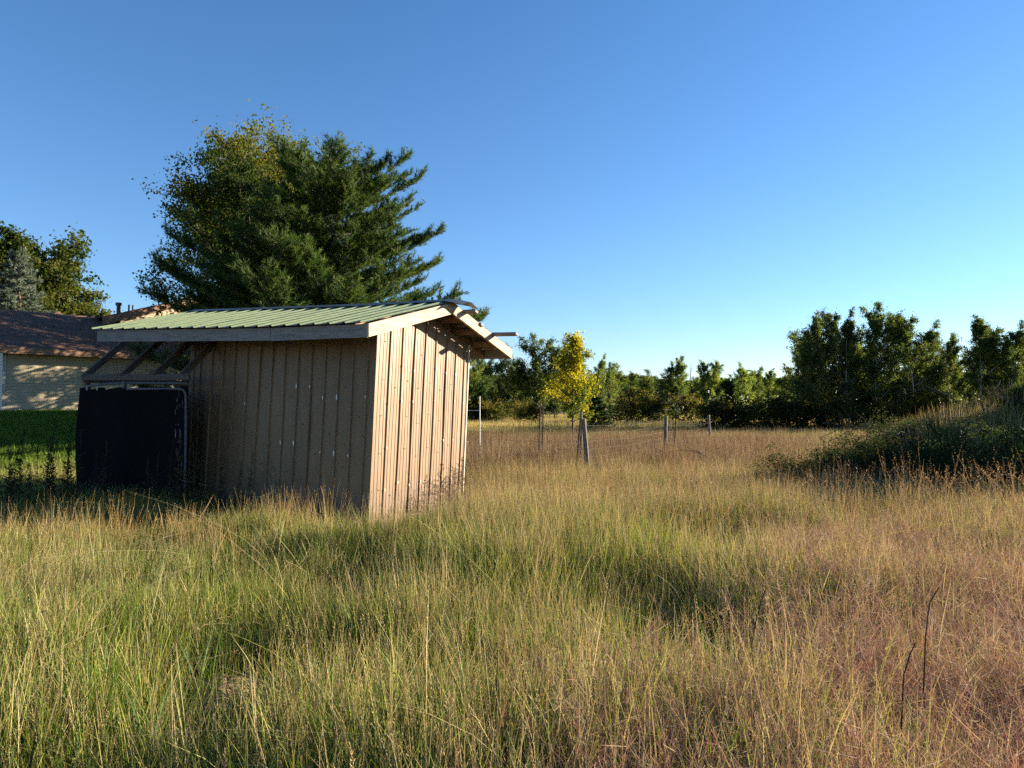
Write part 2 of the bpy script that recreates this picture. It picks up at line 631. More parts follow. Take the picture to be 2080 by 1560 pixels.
rs = random.Random(3)
for row in range(5):
    z = .45 + row * .52
    for kx in range(0, 13):
        if (kx + row) % 2: continue
        p = C0 + EF * ((kx + .95) * PITCHW + rs.uniform(-.02, .02)) + NF * .008
        disc(mb, lean(p, z - .12 * (kx % 3) + rs.uniform(-.02, .02)), NF, .0085)
for row in range(5):
    z = .55 + row * .48
    for kx in range(0, 9):
        if rs.random() < .35: continue
        p = C0 + EG * min(GL - .05, (kx + .55) * gp + rs.uniform(-.02, .02)) + NG * .014
        zz = z - .1 * (kx % 2) + rs.uniform(-.02, .02)
        if zz < top_gable(kx * gp) - .1:
            disc(mb, lean(p, zz), NG, .0085)
part(mb, 'screws', M['screw'], shed, kind='stuff')
mb = MB()


def chip(mb, p, along, n, w, h):
    pts = []
    m = 9
    for i in range(m):
        t = i * 2 * math.pi / m
        rr = rs.uniform(.6, 1.15)
        pts.append(p + along * (math.cos(t) * w * rr) + Vector((0, 0, 1)) * (math.sin(t) * h * rr) + n * .0)
    c = p + n * .0015
    v = [tuple(x) for x in pts] + [tuple(c)]
    mb.add(v, None, [(i, (i + 1) % m, m) for i in range(m)] + [((i + 1) % m, i, m) for i in range(0)])


for (px, py) in [(541, 783), (572, 783), (602, 784), (632, 786), (662, 808), (694, 806), (727, 806), (459, 820), (485, 820), (513, 818),
                 (537, 898), (565, 899), (597, 901), (656, 919), (688, 922), (720, 926), (427, 930), (453, 928), (480, 929), (437, 706), (465, 708), (490, 708), (518, 707)]:
    # the chips sit on the rib tops of the front wall
    d = at(px, py, 1.0) - Vector((0, 0, EYE))
    o = C0 + NF * .0255
    t = (Vector((o.x, o.y, 0)) ).dot(NF) / Vector((d.x, d.y, 0)).dot(NF)
    p = Vector((0, 0, EYE)) + d * t
    s_ = (p - C0 - LEAN * (p.z - 1.3)).dot(EF) / PITCHW
    s_ = (round(s_ - .55) + .55) * PITCHW
    p = lean(C0 + EF * s_ + NF * .0265, p.z)
    big = rs.uniform(.6, 1.1) * (0.6 if py < 720 else 1)
    chip(mb, p, EF, NF, .0125 * big, .040 * big)
for r in gable_ribs:
    for z in (.55, 1.12, 1.7, 2.15):
        if rs.random() < .75 and z < top_gable(r) - .15:
            chip(mb, lean(C0 + EG * r + NG * .031, z + rs.uniform(-.05, .05)), EG, NG, .006, .022)
part(mb, 'paint_chips', M['chip'], shed, kind='stuff')

# roof sheets: ribbed along the slope
ROOF_L = 4.76


def roofpt(L, s_, h=0.0):
    """L along the ridge to the left, s across the span, h proud of the roof"""
    front = s_ < 1.99
    sl = .515 / 1.99
    nv = Vector((0, 0, 1)) + (NF if front else EG) * sl
    nv.normalize()
    Lx = L * (1 + .05 * (1 - abs(s_ - 1.99) / 1.99))
    p = E0 + EF * Lx + EG * s_
    return Vector((p.x, p.y, roof_z(s_) + rise(L))) + nv * h


def roof_sheet(a, b, s0, s1, h0, rp=.2267):
    prof = [(a, 0)]
    for k_ in range(0, 30):
        r = .06 + k_ * rp
        for d, hh in ((-.026, 0), (-.011, .019), (.011, .019), (.026, 0)):
            if a < r + d < b + .05: prof.append((r + d, hh))
    prof.append((b + .05 if b < ROOF_L - .1 else b, 0))
    prof = sorted(prof)
    v, q = [], []
    nn = 5
    for j in range(nn):
        s_ = s0 + (s1 - s0) * j / (nn - 1)
        for L, h in prof:
            v.append(tuple(roofpt(L, s_, h0 + h + .002 * math.sin(L * 11 + s_ * 5))))
    m = len(prof)
    for j in range(nn - 1):
        for i in range(m - 1):
            q.append((j * m + i, j * m + i + 1, (j + 1) * m + i + 1, (j + 1) * m + i))
    mb = MB(); mb.add(v, q)
    return mb


sheet_w = .907
for i in range(6):
    a = -.02 + i * sheet_w
    b = min(a + sheet_w, ROOF_L + .03)
    if b - a < .1: continue
    part(roof_sheet(a, b, -.05, 1.93, .012 + .003 * (i % 2)), 'roof_sheet', M['greenroof'], shed)
    part(roof_sheet(a, b, 2.05, 4.03, .012 + .003 * (i % 2)), 'roof_sheet', M['darkroof'], shed)
# ridge cap, its right end sticks out and is bent
mb = MB()
v, q = [], []
secs = [(-.30, .06, -.012), (-.16, .03, .0), (0, 0, 0), (1.2, .0, 0), (2.4, .0, .004), (3.6, 0, 0), (4.8, 0, 0)]
for (L, dr, dz) in secs:
    for (s_, h) in ((1.99 - .17 - dr, .036), (1.99 - .02, .05), (1.99 + .02, .05), (1.99 + .17 + dr, .036)):
        p = roofpt(L, s_, h)
        v.append((p.x, p.y, p.z + dz - dr * .8))
for j in range(len(secs) - 1):
    for i in range(3):
        q.append((j * 4 + i, j * 4 + i + 1, j * 4 + 5 + i, j * 4 + 4 + i))
mb.add(v, q)
part(mb, 'ridge_cap', M['darkroof'], shed)
# roof screws
mb = MB()
for L in np.arange(.06, ROOF_L, .2267):
    for s_ in (.12, .75, 1.35):
        if rs.random() < .8:
            p = roofpt(L + .1, s_, .012)
            disc(mb, p, Vector((NF.x * .25, NF.y * .25, 1)), .009)
part(mb, 'roof_screws', M['chip'], shed, kind='stuff')


def board(mb, p0, p1, p2, p3, n, th):
    """quad board with corners p0..p3 (bottom edge p0p1, top edge p3p2), thickness th along n"""
    n = Vector(n) * th
    mb.hexa([p0, p1, p1 + n, p0 + n, p3, p2, p2 + n, p3 + n])


def V3(p, z):
    return Vector((p.x, p.y, z))


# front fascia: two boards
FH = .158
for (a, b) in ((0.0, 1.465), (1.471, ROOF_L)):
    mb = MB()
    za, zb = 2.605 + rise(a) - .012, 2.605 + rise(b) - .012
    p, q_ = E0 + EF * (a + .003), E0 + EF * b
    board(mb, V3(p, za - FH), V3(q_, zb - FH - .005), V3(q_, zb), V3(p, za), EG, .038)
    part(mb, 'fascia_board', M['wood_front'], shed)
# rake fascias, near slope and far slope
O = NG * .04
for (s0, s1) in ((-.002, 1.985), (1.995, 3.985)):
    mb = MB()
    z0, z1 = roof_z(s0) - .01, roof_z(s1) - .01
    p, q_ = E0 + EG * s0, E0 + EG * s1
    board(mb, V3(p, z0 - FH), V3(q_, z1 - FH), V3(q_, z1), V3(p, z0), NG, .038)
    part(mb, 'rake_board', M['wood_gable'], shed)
# back fascia
mb = MB()
p, q_ = E0 + EG * (RS - .04) + EF * .003, E0 + EG * (RS - .04) + EF * ROOF_L
z0 = roof_z(RS) - .012
board(mb, V3(p, z0 - FH), V3(q_, z0 - FH + .1), V3(q_, z0 + .1), V3(p, z0), EG, .038)
part(mb, 'fascia_board', M['wood_front'], shed)
# left rafter and interior rafters over the run and the shed
for L in (4.72, 3.9, 3.2, 2.2, 1.2, .45):
    mb = MB()
    for (s0, s1) in ((.042, 1.985), (1.995, 3.93)):
        z0, z1 = roof_z(s0) - .05 + rise(L), roof_z(s1) - .05 + rise(L)
        p, q_ = E0 + EG * s0 + EF * L, E0 + EG * s1 + EF * L
        board(mb, V3(p, z0 - .10), V3(q_, z1 - .10), V3(q_, z1), V3(p, z0), EF, .038)
    part(mb, 'rafter', M['wood_under'], shed)
# purlins lie across the rafters; some ends poke out past the rake board
for s_, out in ((.45, 0), (1.05, 0), (1.6, 0), (2.33, .20), (2.83, .035), (3.28, .41), (3.8, 0)):
    mb = MB()
    z = roof_z(s_) - .028
    n = -1 if s_ > 1.99 else 1
    # the rake boards are notched where a purlin passes over
    a = E0 + EG * s_ + NG * (out + .038 if out else -.004)
    zz = z + (.032 if out else 0)
    b = E0 + EG * s_ + EF * (ROOF_L - .05)
    mb.beam(V3(a, z + (.008 if out else 0)), V3(b, z + rise(ROOF_L)), .088, .036, up=Vector((0, 0, 1)) + (NF if s_ < 1.99 else EG) * .26)
    part(mb, 'purlin', M['wood_under'] if not out else M['wood_front'], shed)
# lookouts under the far overhang seen between the wall and the rake board
for s_ in (2.35, 2.85, 3.4):
    mb = MB()
    z = roof_z(s_) - .115
    a, b = E0 + EG * s_ + EF * .004, E0 + EG * s_ + EF * .5
    mb.beam(V3(a, z), V3(b, z), .038, .085)
    part(mb, 'lookout', M['wood_under'], shed)
tag(shed, 'tan ribbed metal shed with green metal roof and weathered fascia boards leaning in tall grass', 'shed')

# ------------------------------------------------------------------ fenced run beside the shed
RO = C0 + NF * .5                 # run front line
run = empty('wire_run', (RO.x + EF.x * 4, RO.y + EF.y * 4, 0))
L0, L1 = 2.74, 5.02
mb = MB()
pa, pb = RO + EF * L0, RO + EF * L1
mb.beam(V3(pa, 2.045), V3(pb, 2.075), .045, .09)
part(mb, 'top_beam', M['wood_run'], run)
for L, e in ((4.97, .85), (4.12, .85), (3.42, .85), (2.86, .7)):
    mb = MB()
    a, b = RO + EF * L, RO + EF * L + EG * e
    mb.beam(V3(a - EG * .02, 2.07), V3(b, 2.07 + e * .92), .045, .09)
    part(mb, 'rafter', M['wood_run'], run)
for L, dd in ((5.0, 0), (5.0, 2.6)):
    mb = MB()
    a = RO + EF * L + EG * (dd + .05)
    mb.box(V3(a, hz(a.x, a.y) - .1), EF * .07, EG * .07, Vector((0, 0, 2.12 if not dd else 2.5)))
    part(mb, 'post', M['wood_run'], run)
mb = MB()
a, b = RO + EF * 5.0, RO + EF * 5.0 + EG * 2.6
mb.beam(V3(a, 2.04), V3(b, 2.04), .045, .09)
part(mb, 'side_beam', M['wood_run'], run)
# wire netting: sloping top and the strip above the cloth
mb = MB()
WR = .0016
for L in np.arange(L0, L1, .042):
    a = RO + EF * L
    mb.tube([V3(a - EG * .03, 2.0), V3(a - EG * .03, 2.125), V3(a + EG * .85, 2.125 + .85 * .92)], WR, n=3, cap=False)
for t in np.arange(0, .86, .05):
    a = RO + EF * L0 + EG * t
    b = RO + EF * L1 + EG * t
    mb.tube([V3(a, 2.125 + t * .92), V3(b, 2.125 + t * .92)], WR, n=3, cap=False)
for z in (2.0, 2.03, 2.06, 2.09, 2.12):
    mb.tube([V3(RO + EF * L0 - EG * .031, z), V3(RO + EF * L1 - EG * .031, z)], WR, n=3, cap=False)
for t in np.arange(0, 2.6, .05):
    a = RO + EF * L1 + EG * t
    mb.tube([V3(a, 2.0), V3(a, 2.1 + min(t, .8) * .9)], WR, n=3, cap=False)
part(mb, 'wire_netting', M['wire_dark'], run, kind='stuff')
# pipes that carry the cloth
mb = MB()
z = 1.955
pts = [RO + EF * L + NF * .03 for L in (4.86, 4.5, 4.0, 3.5, 3.0, 2.74)]
zs = [1.935, 1.965, 1.975, 1.965, 1.955, 1.945]
mb.tube([V3(p, z_) for p, z_ in zip(pts, zs)], .019, n=8)
part(mb, 'pipe', M['pipe'], run, smooth=True)
mb = MB()
pts = [(3.95, 1.885), (3.1, 1.88), (2.86, 1.875), (2.78, 1.855), (2.745, 1.80), (2.735, 1.6), (2.73, 1.2), (2.73, .5), (2.73, -.1)]
mb.tube([V3(RO + EF * L + NF * .055, z_) for L, z_ in pts], .017, n=8)
part(mb, 'pipe', M['pipe'], run, smooth=True)
mb = MB()
mb.beam(V3(RO + EF * 4.02 + NF * .04, 1.90), V3(RO + EF * 4.02 + NF * .04, 2.0), .05, .05, up=EF)
part(mb, 'pipe_clamp', M['pipe'], run)
for L in (4.83, 4.6, 4.38, 3.75, 3.0):
    mb = MB()
    c = RO + EF * L + NF * .06
    ang = np.linspace(0, 2 * math.pi, 9)
    mb.tube([V3(c, 0) + Vector((0, 0, 1.905)) + EF * (.017 * math.cos(t)) + Vector((0, 0, .026 * math.sin(t))) for t in ang], .004, n=4)
    part(mb, 'ring', M['chip'], run)
# torn pale strips at the right end of the cloth
mb = MB()
for i in range(34):
    L = rs.uniform(2.77, 2.93)
    z0 = rs.uniform(.6, 1.85)
    hh = rs.uniform(.02, .10)
    a = RO + EF * L + NF * rs.uniform(.05, .075)
    w = rs.uniform(.001, .006)
    mb.add([tuple(V3(a, z0)), tuple(V3(a + EF * w, z0 + .01)), tuple(V3(a + EF * w * .7, z0 + hh)), tuple(V3(a - EF * .003, z0 + hh * .9))], [(0, 1, 2, 3)])
part(mb, 'torn_strips', M['strip'], run, kind='stuff')
tag(run, 'dark timber and wire netting run with sloping rafters under the shed roof eave', 'animal run')
# black cloth hangs on the run: a sheet with folds and thickness, round the left corner
v, q = [], []
path = []
for t in np.linspace(0, 1, 64):
    L = 2.72 + t * 2.32
    path.append((RO + EF * L, NF, t))
for t in np.linspace(.03, 1, 30):
    path.append((RO + EF * 5.04 + EG * (t * 2.4), EF, 1 + t))
nzc = 22
for layer in (0, 1):
    for k_ in range(nzc):
        fz = k_ / (nzc - 1)
        z = 1.905 - fz * 1.95
        for (p, n, t) in path:
            bulge = .07 * math.sin(math.pi * min(1, fz * 1.08)) * (sstep(.72, 1.0, t) if t <= 1 else max(0, 1 - (t - 1) * .6))
            fold = (.016 + .034 * fz) * (math.sin(t * 11 + 1.6 * math.sin(fz * 4)) * .8 + .35 * math.sin(t * 37 + fz * 9) * math.sin(fz * 7 + t * 5))
            out = .035 + fold * .6 + (.0 if layer == 0 else -.006)
            pt = p + n * out + EF * bulge * (1 if t <= 1 else 1)
            sag = .012 * math.sin(t * 34) * (1 - fz)
            v.append((pt.x, pt.y, z + sag))
m = len(path)
for k_ in range(nzc - 1):
    for i in range(m - 1):
        q.append((k_ * m + i, k_ * m + i + 1, (k_ + 1) * m + i + 1, (k_ + 1) * m + i))
off = nzc * m
q += [(a + off, d + off, c + off, b + off) for (a, b, c, d) in list(q)]
me = np_mesh('shade_cloth', np.array(v), np.array(q), smooth=True)
cl = link('shade_cloth', me, None, M['black'])
tag(cl, 'black shade cloth hanging on the run left of the shed', 'shade cloth')

# ------------------------------------------------------------------ the house behind on the left
HA = Vector((-19.0, 26.5, 0))
HW = Vector((.722, .692, 0))          # along the eave wall
HD = Vector((-.692, .722, 0))         # into the house
HN = -HD
HL, HDEP = 17.0, 8.6
zb, ze = 1.38, 3.98
house = empty('house', (HA.x, HA.y, zb))


def siding(mb, p0, along, length, z0, ztopf, n, pitch=.118):
    """lapped boards, each leaning out at its foot"""
    z = z0
    while z < ztopf(0, True):
        # clip boards against the top line
        a0, a1 = 0.0, length
        zt = z + pitch
        if ztopf.__code__.co_argcount == 2:
            lo, hi = ztopf(zt, False)
            a0, a1 = lo, hi
            if a1 - a0 < .1: break
        p, q_ = p0 + along * a0, p0 + along * a1
        mb.add([tuple(V3(p + n * .018, z)), tuple(V3(q_ + n * .018, z)), tuple(V3(q_ + n * .002, zt)), tuple(V3(p + n * .002, zt)),
                tuple(V3(p + n * .0, z)), tuple(V3(q_ + n * .0, z))], [(0, 1, 2, 3), (4, 5, 1, 0)])
        z = zt


mb = MB()
siding(mb, HA, HW, HL, zb, lambda z, t: ze if t else (0.0, HL), HN)
part(mb, 'siding', M['siding'], house, kind='stuff')
mb = MB()
siding(mb, HA + HD * HDEP, HN, HDEP, zb, lambda z, t: ze if t else (0.0, HDEP), -HW)
part(mb, 'siding', M['siding'], house, kind='stuff', label='shaded end wall siding')
mb = MB()
mb.box(V3(HA + HN * .022 - HW * .02, zb - .02), HW * .1, HN * .012, Vector((0, 0, ze - zb)))
mb.box(V3(HA - HW * .034 + HN * .034, zb - .02), HW * .012, HD * .1, Vector((0, 0, ze - zb)))
part(mb, 'corner_board', M['siding_grey'], house)
mb = MB()
mb.box(V3(HA + HD * .05 + HW * .05, zb - .6), HW * (HL - .1), HD * (HDEP - .1), Vector((0, 0, .6)))
part(mb, 'foundation', M['siding_grey'], house)
# closed walls on the far sides
mb = MB()
mb.box(V3(HA + HW * HL - HW * .05, zb), HW * .05, HD * HDEP, Vector((0, 0, ze - zb)))
mb.box(V3(HA + HD * (HDEP - .05) + HW * .01, zb), HW * (HL - .07), HD * .05, Vector((0, 0, ze - zb)))
part(mb, 'wall', M['siding'], house)


def gable_roof(name_parent, A, W, D, L, dep, z_e, z_r, oh, rake_oh, rows=34, zr2=None):
    """shingled roof whose ridge runs along W; eave on A side"""
    half = dep / 2
    sl = (z_r - z_e) / half
    for side in (0, 1):
        mb = MB()
        for k_ in range(rows):
            t0, t1 = k_ / rows, (k_ + 1) / rows
            d0, d1 = -oh + (half + oh) * t0, -oh + (half + oh) * t1
            zz0, zz1 = z_e + d0 * sl, z_e + d1 * sl
            if side == 0:
                P0, P1 = A + D * d0, A + D * d1
            else:
                P0, P1 = A + D * (dep - d0), A + D * (dep - d1)
            a, b = -rake_oh, L + rake_oh
            pts = [V3(P0 + W * a, zz0 + .13), V3(P0 + W * b, zz0 + .13), V3(P1 + W * b, zz1 + .118), V3(P1 + W * a, zz1 + .118),
                   V3(P0 + W * a, zz0 + .115), V3(P0 + W * b, zz0 + .115)]
            mb.add([tuple(x) for x in pts], [(0, 1, 2, 3), (4, 5, 1, 0)])
        yield mb


for mb in gable_roof(None, HA, HW, HD, HL, HDEP, ze, 5.68, .55, .45):
    part(mb, 'roof', M['shingle'], house)
sl = (5.68 - ze) / (HDEP / 2)
mb = MB()   # fascia and soffit
P = HA + HN * .55 - HW * .45
mb.box(V3(P + HN * .022, ze - .55 * sl - .12), HW * (HL + .9), HD * .022, Vector((0, 0, .23)))
part(mb, 'fascia', M['soffit'], house)
mb = MB()
mb.box(V3(P + HD * .01, ze - .55 * sl - .1), HW * (HL + .9), HD * .54, Vector((0, 0, .02)))
part(mb, 'soffit', M['soffit'], house)
mb = MB()   # rake boards left end
for d0, z0, d1, z1 in ((-.55, ze - .55 * sl, HDEP / 2, 5.68),):
    p, q_ = HA + HD * d0 - HW * .46, HA + HD * d1 - HW * .46
    board(mb, V3(p, z0 - .08), V3(q_, z1 - .08), V3(q_, z1 + .11), V3(p, z0 + .11), -HW, .03)
    p, q_ = HA + HD * HDEP + HD * .55 - HW * .46, HA + HD * d1 - HW * .46
    board(mb, V3(p, z0 - .08), V3(q_, z1 - .08), V3(q_, z1 + .11), V3(p, z0 + .11), -HW, .03)
part(mb, 'rake_board', M['soffit'], house)
mb = MB()
mb.add([tuple(V3(HA, ze)), tuple(V3(HA + HD * HDEP, ze)), tuple(V3(HA + HD * HDEP / 2, 5.66))], None, [(0, 1, 2)])
part(mb, 'gable_end', M['siding'], house)
mb = MB()   # low roof vent box
c = HA + HD * 3.7 + HW * 3.6
mb.box(V3(c, 5.45), HW * .5, HD * .35, Vector((0, 0, .33)))
part(mb, 'roof_vent', M['pvc'], house)
# small front dormer ridge at far left
mb = MB()
c = HA + HD * 4.6 + HW * 1.9
a_, b_, t_ = c, c + HW * 1.5, c + HW * .75
for dz in (0,):
    mb.add([tuple(V3(a_, 5.5)), tuple(V3(t_, 5.95)), tuple(V3(t_ + HD * 2, 5.95)), tuple(V3(a_ + HD * 2, 5.5)), tuple(V3(b_, 5.5)), tuple(V3(b_ + HD * 2, 5.5))],
           [(0, 1, 2, 3), (1, 4, 5, 2)], [(0, 4, 1)])
part(mb, 'dormer_roof', M['shingle'], house)
# the higher cross gable
Q0 = HA + HD * 3.2 + HW * 4.2
QW = 9.2
sl2 = (7.25 - 5.72) / (QW / 2)
mb = MB()
for sgn in (0, 1):
    for k_ in range(16):
        t0, t1 = k_ / 16, (k_ + 1) / 16
        d0, d1 = -.3 + (QW / 2 + .3) * t0, -.3 + (QW / 2 + .3) * t1
        if sgn: e0, e1 = QW - d0, QW - d1
        else: e0, e1 = d0, d1
        z0, z1 = 5.72 + d0 * sl2, 5.72 + d1 * sl2
        p0, p1 = Q0 + HW * e0 + HN * .6, Q0 + HW * e1 + HN * .6
        mb.add([tuple(V3(p0, z0 + .03)), tuple(V3(p1, z1 + .01)), tuple(V3(p1 + HD * 8, z1 + .01)), tuple(V3(p0 + HD * 8, z0 + .03))], [(0, 1, 2, 3)])
part(mb, 'upper_roof', M['shingle'], house)
mb = MB()
for sgn in (0, 1):
    e0, e1 = (-.3, QW / 2) if not sgn else (QW + .3, QW / 2)
    z0, z1 = 5.72 - .3 * sl2, 7.25
    p0, p1 = Q0 + HW * e0 + HN * .6, Q0 + HW * e1 + HN * .6
    board(mb, V3(p0, z0 - .34), V3(p1, z1 - .34), V3(p1, z1), V3(p0, z0), HN, .03)  # board deepened to darken the gable in place of tree shade
part(mb, 'rake_board', M['soffit'], house)
mb = MB()
for sgn in (0, 1):
    e0, e1 = (-.3, QW / 2) if not sgn else (QW + .3, QW / 2)
    z0, z1 = 5.72 - .3 * sl2, 7.25
    p0, p1 = Q0 + HW * e0, Q0 + HW * e1
    mb.add([tuple(V3(p0, z0 - .12)), tuple(V3(p1, z1 - .12)), tuple(V3(p1 + HN * .6, z1 - .12)), tuple(V3(p0 + HN * .6, z0 - .12))], [(0, 1, 2, 3)])
part(mb, 'soffit', M['soffit'], house)
mb = MB()
siding(mb, Q0, HW, QW, 4.9, lambda z, t: 7.1 if t else (max(0, (z + .12 - 5.72) / sl2), QW - max(0, (z + .12 - 5.72) / sl2)), HN)
part(mb, 'siding', M['siding'], house, kind='stuff', label='upper gable siding in dappled sun')


def pipe_at(px, ytop, ybot, Y, r, cap=False):
    mb = MB()
    a, b = at(px, ybot, Y), at(px, ytop, Y)
    mb.tube([V3(a, a.z - .4), V3(b, b.z)], r, n=10)
    if cap:
        mb.tube([V3(b, b.z - .12), V3(b, b.z)], r * 1.5, n=10)
    part(mb, 'vent_pipe', M['pvc'], house, smooth=False)


pipe_at(241, 615, 640, 32.0, .085, True)
pipe_at(262, 619, 632, 32.4, .04)
pipe_at(270, 620, 631, 32.4, .04)
tag(house, 'single storey house with cream siding and brown shingle roof beyond the lawn', 'house')

# ------------------------------------------------------------------ vegetation builders


def frames(n, rng, up_bias=0.0):
    a = rng.normal(size=(n, 3)); a[:, 2] += up_bias
    a /= np.linalg.norm(a, axis=1)[:, None]
    b = rng.normal(size=(n, 3))
    b -= (b * a).sum(1)[:, None] * a
    b /= np.linalg.norm(b, axis=1)[:, None]
    return a, b


def leaf_mesh(name, pts, size, col, rng, aspect=.62, tris=False):
    n = len(pts)
    a, b = frames(n, rng)
    sz = size * rng.uniform(.65, 1.25, n)[:, None]
    c = np.cross(a, b)
    # rhombus folded slightly along its midrib
    p0 = pts - a * sz * .5
    p1 = pts + b * sz * .5 * aspect - a * sz * .05 + c * sz * .12
    p2 = pts + a * sz * .5
    p3 = pts - b * sz * .5 * aspect - a * sz * .05 + c * sz * .12
    v = np.stack([p0, p1, p2, p3], 1).reshape(-1, 3)
    i = np.arange(n)[:, None] * 4
    f = np.vstack([np.hstack([i, i + 1, i + 2]), np.hstack([i, i + 2, i + 3])])
    return np_mesh(name, v, f, np.repeat(col, 4, axis=0))


def hue_mix(n, cols, weights, rng, jit=.18, pts=None, ns=.6):
    cols = np.array(cols, dtype=float)
    if pts is None:
        k_ = rng.choice(len(cols), n, p=np.array(weights) / sum(weights))
    else:
        # neighbouring leaves share a hue
        u = (vnoise(pts[:, 0], pts[:, 2] + pts[:, 1] * .7, ns, 11) + rng.normal(0, .16, n))
        cw = np.cumsum(np.array(weights) / sum(weights))
        u = np.clip((u - .15) / .7, 0, .9999)
        k_ = np.searchsorted(cw, u)
    c = cols[np.clip(k_, 0, len(cols) - 1)]
    return np.clip(c * rng.uniform(1 - jit, 1 + jit, (n, 1)) * rng.uniform(.94, 1.06, (n, 3)), 0, 1)


def broadleaf(rng, H, Rad, cb, env, nl, leaf_n, leaf_size, cols, wts, trunk_r=.12, twigs=9, spread=.10, up=(.35, .9), multi=1, nscale=.6, aspect=.62, base_z=0.0, sector=None, dome=False):
    """returns (crown mesh, trunk mesh). env(f) gives the crown half width at fraction f of crown height"""
    mb = MB()
    leafpts = []
    trunks = []
    for t in range(multi):
        off = np.array([rng.normal(0, .35), rng.normal(0, .35), 0]) * (Rad * .5 if multi > 1 else 0)
        top = off * 2.0 + np.array([rng.normal(0, .05) * H, rng.normal(0, .05) * H, H * (.97 if t == 0 else rng.uniform(.72, .95))])
        ts = np.linspace(0, 1, 9)
        bend = rng.normal(0, .022 * H, 2)
        P_ = np.stack([off[0] * .3 + (top[0] - off[0] * .3) * ts + bend[0] * np.sin(ts * 4), off[1] * .3 + (top[1] - off[1] * .3) * ts + bend[1] * np.sin(ts * 3.1), top[2] * ts], -1)
        trunks.append(P_)
        mb.tube(P_, np.linspace(trunk_r, trunk_r * .12, 9) * (1 if t == 0 else .7), n=7)
    az0 = rng.uniform(0, 6.28)
    for i in range(nl):
        P_ = trunks[i % multi]
        f = (i + .5) / nl
        f = f ** .92
        zz = (cb + (.97 - cb) * f)
        tt = zz * 8
        k0 = min(7, int(tt)); base = P_[k0] * (1 - (tt - k0)) + P_[k0 + 1] * (tt - k0)
        az = az0 + i * 2.39996 + rng.normal(0, .3)
        if sector is not None and rng.random() < sector[1]:
            az = sector[0] + rng.normal(0, .8)
        ln = Rad * env(f) * rng.uniform(.55, 1.28)
        el = up[0] + (up[1] - up[0]) * f + rng.normal(0, .12)
        if dome: ln = max(.12 * Rad, min(ln, .95 * Rad, (H * rng.uniform(.96, 1.03) - base[2]) / max(.2, math.sin(el + .22) * 1.25)))
        d = np.array([math.cos(az) * math.cos(el), math.sin(az) * math.cos(el), math.sin(el)])
        nseg = 6
        pts = [base]
        dd = d.copy()
        for s_ in range(nseg):
            dd = dd + rng.normal(0, .13, 3) + np.array([0, 0, .05])
            dd /= np.linalg.norm(dd)
            pts.append(pts[-1] + dd * ln / nseg / max(.45, math.cos(el) ** .5))
        pts = np.array(pts)
        mb.tube(pts, trunk_r * .38 * (1 - .6 * f), trunk_r * .05, n=5, cap=False)
        for j in range(twigs):
            tj = rng.uniform(.22, 1.0)
            q0 = pts[0] + 0
            kk = min(nseg - 1, int(tj * nseg)); fr = tj * nseg - kk
            q0 = pts[kk] * (1 - fr) + pts[kk + 1] * fr
            td = dd * .6 + rng.normal(0, .7, 3) + np.array([0, 0, .15])
            td /= np.linalg.norm(td)
            tl = ln * rng.uniform(.16, .42)
            tp = np.array([q0, q0 + td * tl * .5 + rng.normal(0, .04 * tl, 3), q0 + td * tl + np.array([0, 0, -.06 * tl])])
            if tl > .3:
                mb.tube(tp, trunk_r * .07, trunk_r * .02, n=3, cap=False)
            w = np.linspace(.15, 1.05, 12)[:, None]
            leafpts.append(tp[0] * (1 - w) + tp[2] * w)
        w = np.linspace(.35, 1.02, 14)[:, None]
        leafpts.append(pts[2] * (1 - w) + pts[-1] * w)
    lp = np.vstack(leafpts)
    idx = rng.integers(0, len(lp), leaf_n)
    sp = spread * Rad
    P2 = lp[idx] + rng.normal(0, sp, (leaf_n, 3)) * rng.choice([.35, .7, 1.0], leaf_n)[:, None] * np.array([1, 1, .75])
    P2 = P2[P2[:, 2] > base_z + .05]
    col = hue_mix(len(P2), cols, wts, rng, pts=P2, ns=nscale)
    return leaf_mesh('crown', P2, leaf_size, col, rng, aspect), mb.mesh('trunk', True)


def place_tree(name, cm, tm, loc, rz, sc, label, cat, group=None, color=(1, 1, 1, 1), bark='bark', leafmat='leaf', crown='crown'):
    r = empty(name, loc, rz)
    r.scale = sc if hasattr(sc, '__len__') else (sc, sc, sc)
    tag(r, label, cat, group)
    if not cm.materials: cm.materials.append(M[leafmat])
    c = bpy.data.objects.new(crown, cm); COL.objects.link(c); c.parent = r
    c.color = color
    if tm is not None:
        if not tm.materials: tm.materials.append(M[bark])
        t = bpy.data.objects.new('trunk', tm); COL.objects.link(t); t.parent = r
    return r


# ---- the maple beside the house
maple_c = [(.032, .056, .015), (.055, .085, .018), (.095, .12, .022), (.17, .155, .028)]
rng = np.random.default_rng(21)
envm = lambda f: max(.10, (math.sin(math.pi * min(1, (f * .86 + .16))) ** .7))
cm, tm = broadleaf(rng, 12.6, 5.5, .24, envm, 86, 170000, .135, maple_c, (4, 3.4, 1.2, .4), .2, 20, .055, (.15, .80), 2, .35, dome=True)
